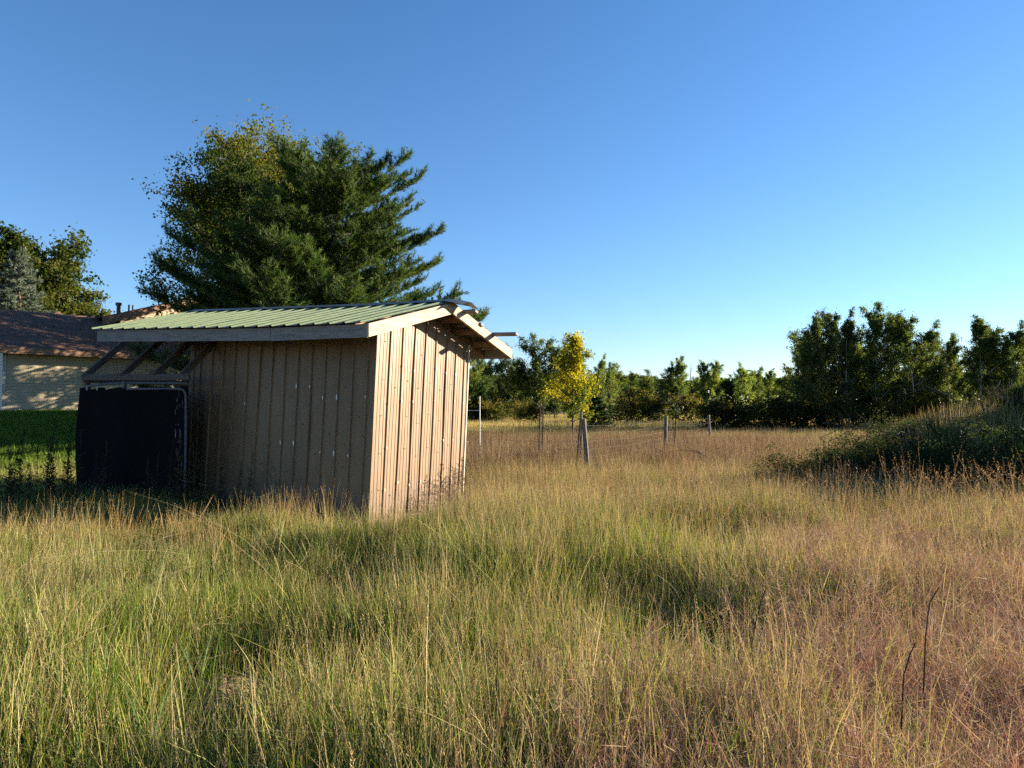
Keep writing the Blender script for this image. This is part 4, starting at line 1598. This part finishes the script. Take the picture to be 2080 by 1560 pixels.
def scatter(name, key, xy, smin, smax, rng, label, cat, zoff=0.0, tilt=.10, zs=None, wind=0.0, color=(1, 1, 1, 1)):
    n = len(xy)
    z = hgt(xy[:, 0], xy[:, 1]) + zoff
    me = bpy.data.meshes.new(name)
    me.vertices.add(n)
    me.vertices.foreach_set('co', np.column_stack([xy, z]).astype(np.float32).ravel())
    rot = np.column_stack([rng.normal(0, tilt, n), rng.normal(wind, tilt, n), rng.uniform(0, 6.283, n)]).astype(np.float32)
    a = me.attributes.new('rot', 'FLOAT_VECTOR', 'POINT'); a.data.foreach_set('vector', rot.ravel())
    s_ = rng.uniform(smin, smax, n)
    if zs is not None: s_ = s_ * zs
    a = me.attributes.new('scl', 'FLOAT', 'POINT'); a.data.foreach_set('value', s_.astype(np.float32))
    c, m = PROTO[key]
    a = me.attributes.new('pick', 'INT', 'POINT'); a.data.foreach_set('value', rng.integers(0, m, n).astype(np.int32))
    o = bpy.data.objects.new(name, me)
    o.color = color
    COL.objects.link(o)
    ng = bpy.data.node_groups.new('scatter_' + key, 'GeometryNodeTree')
    ng.interface.new_socket('Geometry', in_out='INPUT', socket_type='NodeSocketGeometry')
    ng.interface.new_socket('Geometry', in_out='OUTPUT', socket_type='NodeSocketGeometry')
    gi, go_ = ng.nodes.new('NodeGroupInput'), ng.nodes.new('NodeGroupOutput')
    iop = ng.nodes.new('GeometryNodeInstanceOnPoints')
    ci = ng.nodes.new('GeometryNodeCollectionInfo')
    ci.inputs['Collection'].default_value = c
    ci.inputs['Separate Children'].default_value = True
    ci.inputs['Reset Children'].default_value = True
    iop.inputs['Pick Instance'].default_value = True

    def attr(nm, ty):
        q_ = ng.nodes.new('GeometryNodeInputNamedAttribute'); q_.data_type = ty
        q_.inputs['Name'].default_value = nm
        return [s for s in q_.outputs if s.name == 'Attribute' and s.enabled][0]
    ng.links.new(gi.outputs[0], iop.inputs['Points'])
    ng.links.new(ci.outputs[0], iop.inputs['Instance'])
    ng.links.new(attr('pick', 'INT'), iop.inputs['Instance Index'])
    ng.links.new(attr('rot', 'FLOAT_VECTOR'), iop.inputs['Rotation'])
    ng.links.new(attr('scl', 'FLOAT'), iop.inputs['Scale'])
    ng.links.new(iop.outputs[0], go_.inputs[0])
    md = o.modifiers.new('scatter', 'NODES'); md.node_group = ng
    tag(o, label, cat, kind='stuff')
    return o


GREEN = [(.042, .098, .014), (.095, .18, .022), (.19, .275, .04), (.32, .345, .08)]
TAN = [(.34, .285, .145), (.48, .41, .23), (.23, .175, .10), (.30, .29, .10)]
PINK = [(.36, .20, .18), (.43, .29, .23), (.24, .13, .12), (.44, .36, .25)]
BROWN = [(.12, .08, .06), (.20, .14, .10), (.32, .25, .15)]
rg = np.random.default_rng(100)
proto_set('green', [blades(rg, 64, .16, .42, .10, .0046, .26, GREEN, (3, 4, 3, 1.2), 4, .6) for _ in range(7)], 'grass')
proto_set('straw', [blades(rg, 22, .30, .68, .10, .0030, .17, TAN, (3, 3, 1.5, 2), 4, .5, .16, .0034) for _ in range(7)], 'dry')
proto_set('mixed', [blades(rg, 50, .18, .48, .11, .0034, .26, GREEN + TAN, (2.5, 3, 3.5, 2.5, 1.5, 1.6, 1, 2), 4, .6, .0) for _ in range(7)], 'grass')
proto_set('pink', [panicle(rg, 17, .26, .52, .10, .0026, PINK, (3, 3, 2, 3)) for _ in range(6)], 'dry')
proto_set('plume', [blades(rg, 5, .85, 1.22, .10, .0034, .16, [(.26, .18, .11), (.34, .25, .16)], (1, 1), 6, 1.0, .22, .013, .9) for _ in range(7)], 'dry')
proto_set('brown', [blades(rg, 34, .34, .90, .16, .0048, .16, BROWN + TAN[:1], (3, 3, 2, 1), 3, .4, .22, .007) for _ in range(6)], 'dry')
proto_set('far', [blades(rg, 60, .22, .55, .40, .012, .22, TAN + GREEN[1:3], (3, 3, 1.5, 1.5, 1.2, 1.2), 2, .5) for _ in range(5)], 'dry')
proto_set('farb', [blades(rg, 60, .22, .5, .40, .012, .22, GREEN + TAN[:2], (2, 3, 3, 1, 1, 1), 2, .5) for _ in range(5)], 'grass')
proto_set('lawn', [blades(rg, 90, .05, .12, .16, .008, .4, [(.07, .14, .014), (.11, .19, .018), (.17, .24, .028)], (1, 2, 1), 2, .6) for _ in range(5)], 'grass')
proto_set('matted', [blades(rg, 60, .15, .42, .13, .0042, .5, DARKG, (2, 2, 2, 2), 4, .8) for _ in range(6)], 'dry')
proto_set('scrub', [leafy_weed(rg, .42, 90, .22, [(.030, .048, .016), (.045, .062, .022), (.05, .05, .022)], .038, False)[0] for _ in range(5)], 'leaf')
proto_set('bent', [blades(rg, 5, .35, .75, .08, .0036, 1.0, TAN[:2] + GREEN[3:], (2, 2, 1), 6, 1.0, .14, .004, .35) for _ in range(6)], 'dry')
proto_set('bigblade', [blades(rg, 9, .25, .55, .05, .011, .6, [(.04, .09, .018), (.07, .12, .03)], (1, 1), 5, .9, 0, 0, .3) for _ in range(5)], 'grass')
proto_set('seedweed', [leafy_weed(rg, .7, 26, .10, [(.10, .07, .03), (.14, .10, .045)], .022)[0] for _ in range(4)], 'dry')


def wedge(rng, n, y0, y1, xl=-.95, xr=1.05, power=1.0, pad=1.0):
    """points uniform over the ground inside the view wedge"""
    y = np.sqrt(rng.uniform(max(y0, 0) ** 2, y1 ** 2, n))
    x = rng.uniform(xl, xr, n) * y + rng.uniform(-pad, pad, n)
    return np.column_stack([x, y])


def inside(xy, o, a, la, b, lb, m=.0):
    d = xy - np.array([o.x, o.y])
    u = d @ np.array([a.x, a.y]); w = d @ np.array([b.x, b.y])
    return (u > -m) & (u < la + m) & (w > -m) & (w < lb + m)


def clean(xy, shed_m=.04):
    k_ = ~inside(xy, C0, EF, FW + .45, EG, GL, shed_m)
    k_ &= ~inside(xy, RO + EF * 2.9, EF, 2.3, EG, 2.6, .10)
    k_ &= ~inside(xy, HA, HW, HL, HD, HDEP, .1)
    k_ &= (xy[:, 0] ** 2 + xy[:, 1] ** 2) > .95 ** 2
    k_ &= ~(hump_view(xy) & (np.arange(len(xy)) % 9 != 0))
    return xy[k_]


def lawnmask(xy):
    """mown lawn beyond the run, on the left"""
    x, y = xy[:, 0], xy[:, 1]
    return (x < -6.2) & (y > 13.2 + .15 * (x + 10) * 0) 


def keep(xy, pr, rng):
    return xy[rng.random(len(xy)) < pr]


def pinkness(xy):
    x, y = xy[:, 0], xy[:, 1]
    t = x / np.maximum(y, .5)
    a = sstep(.28, .55, t) * sstep(9.0, 5.0, y) * .9
    b = sstep(-.12, .22, t) * sstep(3.9, 2.7, y) * .75
    nz_ = fbm(x, y, .8, 21)
    return np.clip(np.maximum(a, b) * (0.55 + 1.5 * (nz_ - .25)), 0, 1)


def hump_view(xy):
    """bare patch round the earth hump and the low grass before it"""
    hx, hy = HUMP
    t = xy[:, 1] / hy
    front = (np.abs(xy[:, 0] - hx * t) < .27) & (xy[:, 1] > hy - .85) & (xy[:, 1] < hy + .2)
    dx, dy = xy[:, 0] - hx, xy[:, 1] - hy
    u, w = dx * .94 + dy * .34, -dx * .34 + dy * .94
    return front | ((u > -.3) & (u < 1.0) & (np.abs(w) < .22))


HUMP = (at(460, 1400, 3.95).x, 3.95)


def short(xy):
    """hollows where the grass is low and dark"""
    return fbm(xy[:, 0], xy[:, 1], .85, 33)


rng = np.random.default_rng(200)
# foreground to 13 m
xy = clean(wedge(rng, 6400, .6, 13))
xy = xy[~lawnmask(xy)]
pk = pinkness(xy)
g = keep(xy, np.clip(1.0 - pk * .7, 0, 1), rng)


def near_shed(q_):
    d = q_ - np.array([C0.x, C0.y])
    u, w = d @ np.array([EF.x, EF.y]), d @ np.array([EG.x, EG.y])
    dx = np.maximum(np.maximum(-u, u - 5.3), 0); dy = np.maximum(np.maximum(-w, w - GL), 0)
    return .28 + .72 * sstep(.1, 1.9, np.hypot(dx, dy))


hs = lambda q_: (.74 + .42 * np.clip((short(q_) - .30) / .35, 0, 1)) * near_shed(q_)
scatter('meadow_grass', 'green', g, .82, 1.25, rng, 'long green and yellow-green meadow grass round the shed', 'grass', zs=hs(g))
xy = clean(wedge(rng, 9000, .6, 13)); xy = xy[~lawnmask(xy)]
xy = keep(xy, 1 - .65 * pinkness(xy), rng)
scatter('mixed_grass', 'mixed', xy, .8, 1.25, rng, 'mixed green and straw coloured grass of the near meadow', 'grass', tilt=.14, zs=hs(xy))
xy = clean(wedge(rng, 7600, .8, 14)); xy = xy[~lawnmask(xy)]
w = .25 + .75 * np.clip((fbm(xy[:, 0], xy[:, 1], .6, 51) - .35) * 3.2, 0, 1)
xy = keep(xy, w, rng)
scatter('straw_grass', 'straw', xy, .75, 1.12, rng, 'thin straw coloured stems standing above the near meadow', 'grass', tilt=.12, zs=hs(xy))
xy = clean(wedge(rng, 13000, .9, 10.5, -.5, 1.05, pad=.5))
xy = keep(xy, pinkness(xy) * 1.2, rng)
scatter('pink_grass', 'pink', xy, .8, 1.25, rng, 'hazy pinkish red grass in the right foreground', 'grass', tilt=.22)
xy = clean(wedge(rng, 1500, 1.0, 11))
scatter('bent_stems', 'bent', xy[~lawnmask(xy)], .7, 1.15, rng, 'bent and broken dry stems leaning through the near meadow', 'grass', tilt=.3)
# broad dark blades in hollows
xy = clean(wedge(rng, 900, 1.8, 7.5, -.6, .1)); xy = keep(xy, (short(xy) < .42) * .9, rng)
scatter('broad_grass', 'bigblade', xy, .7, 1.2, rng, 'broad bright green blades low in the meadow hollows', 'grass')
# taller stems against the dark shade: left crest and right band
a_ = np.column_stack([rng.uniform(-8.5, -2.0, 120), rng.uniform(0, 1, 120)])
yl = 9.2 + .364 * (a_[:, 0] + 1.8) - .35 - rng.exponential(.5, 120)
xy = clean(np.column_stack([a_[:, 0], yl]))
scatter('crest_stems', 'straw', xy, .75, 1.25, rng, 'reddish dry stems catching the sun before the dark run', 'grass', tilt=.1, color=(1.0, .86, .76, 1))
xy = np.column_stack([rng.uniform(2.2, 9.5, 330), rng.uniform(7.2, 10.2, 330)])
xy = keep(xy, .35 + .5 * sstep(2.5, 6, xy[:, 0]), rng)
scatter('plume_grass', 'plume', xy, .75, 1.08, rng, 'tall drooping seed plumes in front of the dark mound', 'grass', tilt=.12)
xy = wedge(rng, 750, 7.0, 13.5, -.05, .6)
scatter('plume_stems', 'plume', clean(xy), .6, .85, rng, 'scattered nodding seed stems right of the shed', 'grass', tilt=.12)
xy = np.column_stack([rng.uniform(-.6, 9, 2300), rng.uniform(8.2, 14.5, 2300)])
scatter('band_stems', 'straw', keep(clean(xy), .7, rng), .85, 1.15, rng, 'dense pale stems in the meadow between shed and mound', 'grass', tilt=.1)
# brown weeds behind the fence
xy = clean(wedge(rng, 7000, 14.2, 30, -.13, .9))
w = sstep(.45, .30, xy[:, 0] / xy[:, 1]) * sstep(30, 24, xy[:, 1]) + .25
k_ = mound(xy[:, 0], xy[:, 1]) > .01
xy = keep(xy[~k_], w[~k_], rng)
scatter('brown_weeds', 'brown', xy, .8, 1.1, rng, 'dense reddish brown weeds behind the wire fence', 'weeds', tilt=.08)
# the field beyond
xy = clean(wedge(rng, 9000, 13, 45, -.95, 1.0)); xy = xy[~lawnmask(xy)]
k_ = (mound(xy[:, 0], xy[:, 1]) > .01) | ((xy[:, 0] > -26) & (xy[:, 0] < -4.5) & (xy[:, 1] > 12))
xy = xy[~k_]
gsel = fbm(xy[:, 0], xy[:, 1], .22, 61) > .52
scatter('field_grass', 'far', xy[~gsel], .8, 1.2, rng, 'tan grass across the open field', 'grass')
scatter('field_green', 'farb', xy[gsel], .7, 1.1, rng, 'greener patches of grass in the open field', 'grass')
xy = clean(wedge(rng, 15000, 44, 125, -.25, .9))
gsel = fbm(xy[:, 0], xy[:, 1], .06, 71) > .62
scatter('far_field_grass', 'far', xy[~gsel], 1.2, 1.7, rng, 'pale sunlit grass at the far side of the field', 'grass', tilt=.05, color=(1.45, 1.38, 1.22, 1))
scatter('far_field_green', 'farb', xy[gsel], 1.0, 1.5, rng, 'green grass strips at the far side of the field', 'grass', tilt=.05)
# lawn
xy = np.column_stack([rng.uniform(-26, -5.8, 26000), rng.uniform(12.8, 34, 26000)])
xy = clean(xy)
k_ = np.abs(xy[:, 0] / xy[:, 1]) < 1.1
scatter('lawn', 'lawn', xy[k_], .8, 1.3, rng, 'short green mown lawn in front of the house', 'lawn', tilt=.1)
# shaded tall growth in front of the run and along the lawn edge
xy = np.column_stack([rng.uniform(-13, -4.2, 3000), rng.uniform(8.6, 13.2, 3000)])
xy = clean(xy)
scatter('edge_grass', 'mixed', xy, .9, 1.3, rng, 'tall shaded grass between the run and the lawn', 'grass')
# mound cover
xy = np.column_stack([rng.uniform(4.5, 16.5, 5200), rng.uniform(10.0, 17.5, 5200)])
mm = mound(xy[:, 0], xy[:, 1])
xy = xy[mm > 0]
scatter('mound_grass', 'matted', keep(xy, .3 + .9 * (fbm(xy[:, 0], xy[:, 1], 1.3, 15) > .48), rng), .5, 1.05, rng, 'matted grass on the steep right-hand mound', 'grass', tilt=.35)
xy2 = xy[mound(xy[:, 0], xy[:, 1]) > .55][:500]
scatter('mound_top_grass', 'green', xy2, .8, 1.15, rng, 'sunlit green weeds on top of the right-hand mound', 'grass', tilt=.2)
xs_ = xy[(xy[:, 1] < 14.6)][:2400]
scatter('mound_scrub', 'scrub', xs_, .6, 1.2, rng, 'dark leafy scrub covering the shaded face of the right-hand mound', 'scrub', tilt=.4)
xy3 = xy[::22]
scatter('mound_straw', 'straw', xy3, .6, 1.0, rng, 'fallen straw draped over the right-hand mound', 'grass', tilt=.7)

# ------------------------------------------------------------------ shrubs and weeds as things
rng = np.random.default_rng(300)
BC = broadleaf(rng, 1.1, .95, .03, lambda f: 1.0, 34, 13000, .045, [(.028, .045, .016), (.042, .060, .020), (.05, .05, .02)], (2, 2, 1), .012, 8, .15, (.25, .9), 4, 2.0)
BD = broadleaf(rng, 1.0, 1.0, .03, lambda f: 1.0, 34, 12000, .045, [(.03, .045, .016), (.05, .06, .022)], (2, 1), .012, 8, .15, (.2, .8), 4, 2.0)
bushes = [(1590, 985, 11.6, .8, .42, BC, 'small dark bush at the left foot of the mound'),
          (1660, 975, 12.2, .9, .55, BD, 'spreading dark bush on the lower left slope of the mound'),
          (1740, 960, 12.2, .95, .65, BC, 'dark bush halfway up the left slope of the mound'),
          (1810, 960, 11.8, .9, .7, BD, 'dense dark bush low on the front of the mound'),
          (1900, 985, 11.0, .9, .6, BC, 'dark scrub at the front foot of the mound'),
          (2010, 990, 10.8, .9, .6, BD, 'dark scrub at the right end of the mound foot'),
          (1850, 905, 12.0, .8, .6, BC, 'dark shrub on the shoulder of the mound under the dead branches'),
          (1935, 900, 11.9, .7, .5, BD, 'dark shrub on the steep face of the mound')]
for px, py, Y, sc_, sz_, (cm, tm), lb in bushes:
    p = at(px, py, Y)
    place_tree('bush', cm, tm, (p.x, Y, hz(p.x, Y) - .05), rt.uniform(0, 6), (sc_, sc_, sz_), lb, 'bush', None, crown='foliage')
# dead branches tangled on the mound
rb = random.Random(21)


def dead_branch(px, py, Y, L, az, lb):
    p = at(px, py, Y)
    z = hz(p.x, Y)
    o = empty('dead_branch', (p.x, Y, z))
    mb = MB()
    main = []
    for i in range(9):
        t = i / 8
        main.append((math.cos(az) * L * t, math.sin(az) * L * t * .5, .15 + .55 * math.sin(math.pi * t * .8) + .03 * rb.uniform(-1, 1)))
    mb.tube(main, .012, .004, n=5)
    me1 = mb.build('limb', M['twig'], o)
    mb = MB()
    for k_ in range(16):
        i = rb.randint(1, 7)
        q0 = Vector(main[i])
        d = Vector((math.cos(az) + rb.uniform(-.8, .8), rb.uniform(-.6, .6), rb.uniform(-.2, 1.0))).normalized() * rb.uniform(.2, .65)
        mb.tube([tuple(q0), tuple(q0 + d * .5 + Vector((0, 0, .04))), tuple(q0 + d)], .004, .0015, n=3, cap=False)
    mb.build('twigs', M['twig'], o)['kind'] = 'stuff'
    tag(o, lb, 'branch', 'dead branches on the mound')


dead_branch(1905, 838, 12.3, 1.9, math.pi, 'arching dead branch reaching left over the crest of the mound')
dead_branch(1960, 855, 12.0, 2.0, math.pi * .96, 'long dead branch lying below the arching one on the mound')
dead_branch(1860, 880, 13.0, 1.8, math.pi * 1.02, 'dead branch pointing left at the middle of the mound slope')
dead_branch(1985, 815, 14.4, 1.7, math.pi * .8, 'dead twiggy branch sticking up at the mound top')
dead_branch(2070, 850, 13.2, 1.6, math.pi * .5, 'dead branch at the right side of the mound top')
dead_branch(1480, 940, 15.5, 1.6, math.pi * .9, 'bare twiggy branch leaning by the third wood post')
# shaded weeds along the run and lawn edge
WE = []
for i in range(4):
    WE.append(leafy_weed(rng, 1.15 + .1 * i, 70, .20, [(.05, .065, .03), (.075, .085, .035), (.09, .075, .04)], .05))
for a_, b_ in WE:
    a_.materials.append(M['leaf']); b_.materials.append(M['stalk'])


def weed(px, py, Y, sc_, lb, grp, k_):
    p = at(px, py, Y)
    o = empty('tall_weed', (p.x, Y, hz(p.x, Y)), rt.uniform(0, 6))
    o.scale = (sc_, sc_, sc_)
    tag(o, lb, 'weed', grp)
    lv, st = WE[k_ % 4]
    a_ = bpy.data.objects.new('leaves', lv); COL.objects.link(a_); a_.parent = o
    b_ = bpy.data.objects.new('stem', st); COL.objects.link(b_); b_.parent = o


for i in range(19):
    weed(-20 + i * 9.8 + rt.uniform(-4, 4), 950, rt.uniform(8.7, 9.7), rt.uniform(.72, 1.02), 'dark slender weed standing in shade before the bright lawn, left of the run', 'weeds between meadow and lawn', i)
weed(212, 950, 9.6, .92, 'tall feathery weed in front of the black cloth', None, 1)
weed(190, 950, 9.7, .75, 'shorter faint weed just left of the feathery one by the cloth', None, 2)
for i, px in enumerate((300, 318, 338, 352, 366, 381, 398, 424, 452, 482, 500)):
    weed(px, 950, 9.35 + .1 * (i % 3) - .001 * (px - 300), .72 if px > 410 else .85, 'grey-green weed growing in shade where the cloth meets the front wall', 'weeds at the foot of the front wall', i)
# dry weed with thin twigs before the sunlit gable
DW = []
for i in range(3):
    DW.append(leafy_weed(rng, .75, 60, .22, [(.16, .12, .06), (.24, .18, .09), (.12, .13, .05)], .028, False))
for a_, b_ in DW:
    a_.materials.append(M['dry']); b_.materials.append(M['twig'])
for i, (t, o_, lb) in enumerate(((1.25, .25, 'short dry weed against the middle of the sunlit gable wall'), (1.62, .28, 'bushy dry weed throwing its shadow on the sunlit wall'), (1.95, .22, 'tallest dry weed by the sunlit wall near its far corner'), (2.25, .30, 'thin dry weed at the far corner of the sunlit wall'), (.7, .2, 'low dry weed near the front end of the sunlit wall'))):
    p = C0 + EG * t + NG * o_
    o = empty('dry_weed', (p.x, p.y, 0), rt.uniform(0, 6))
    s_ = (.7, 1.0, 1.15, .9, .5)[i]
    o.scale = (s_, s_, s_)
    tag(o, lb, 'weed')
    lv, st = DW[i % 3]
    a_ = bpy.data.objects.new('leaves', lv); COL.objects.link(a_); a_.parent = o
    b_ = bpy.data.objects.new('stem', st); COL.objects.link(b_); b_.parent = o
# dark bare stalks in the foreground
for pts, Y, lb in (([(1830, 1520), (1832, 1440), (1836, 1370), (1848, 1330), (1860, 1305)], 2.5, 'short dark bare stalk curving right in the pink grass'),
                   ([(1878, 1530), (1876, 1400), (1880, 1290), (1888, 1225), (1908, 1192)], 2.7, 'tallest dark bare stalk curving right in the pink grass'),
                   ([(1521, 1420), (1523, 1350), (1531, 1280), (1545, 1225), (1556, 1195)], 3.4, 'thin dark stalk standing left of the two in the pink grass'),
                   ([(1007, 1560), (1008, 1470), (1009, 1390), (1011, 1320)], 2.6, 'straight dark stalk at the bottom centre of the meadow')):
    P_ = [at(x, y, Y) for x, y in pts]
    o = empty('dark_stalk', (P_[0].x, Y, 0))
    mb = MB()
    mb.tube([(P_[0].x, Y, -.02)] + [tuple(q_) for q_ in P_], .0034, .0018, n=5)
    part(mb, 'stem', M['stalk'], o)
    tag(o, lb, 'stalk')
# bare earth hump in the left foreground
mb = MB()
c = at(460, 1400, 3.95)
v, q = [], []
nr, na = 7, 22
for i in range(nr):
    for j in range(na):
        a = j * 2 * math.pi / na
        r = i / (nr - 1)
        k_ = 1 + .18 * math.sin(a * 3 + 1) + .08 * math.sin(a * 7)
        x, y = c.x + math.cos(a) * .30 * r * k_, 3.95 + math.sin(a) * .22 * r * k_
        v.append((x, y, hz(x, y) + .19 * (1 - r ** 2) + .015 * rs.uniform(-1, 1) * (1 - r) - .01))
for i in range(nr - 1):
    for j in range(na):
        q.append((i * na + j, i * na + (j + 1) % na, (i + 1) * na + (j + 1) % na, (i + 1) * na + j))
mb.add(v, q)
em, nt, p_ = new_mat('loose_earth')
n1 = tex_noise(nt, 30, 8, .75)
r1 = ramp(nt, n1.outputs[0], [(.3, (.16, .11, .06)), (.6, (.36, .26, .15))])
nt.links.new(r1.outputs[0], p_.inputs['Base Color']); p_.inputs['Roughness'].default_value = 1
bump(nt, p_, n1.outputs[0], 1, .03)
eo = mb.build('earth_hump', em, None, True)
tag(eo, 'small bare brown earth hump in the grass, lower left', 'earth hump')
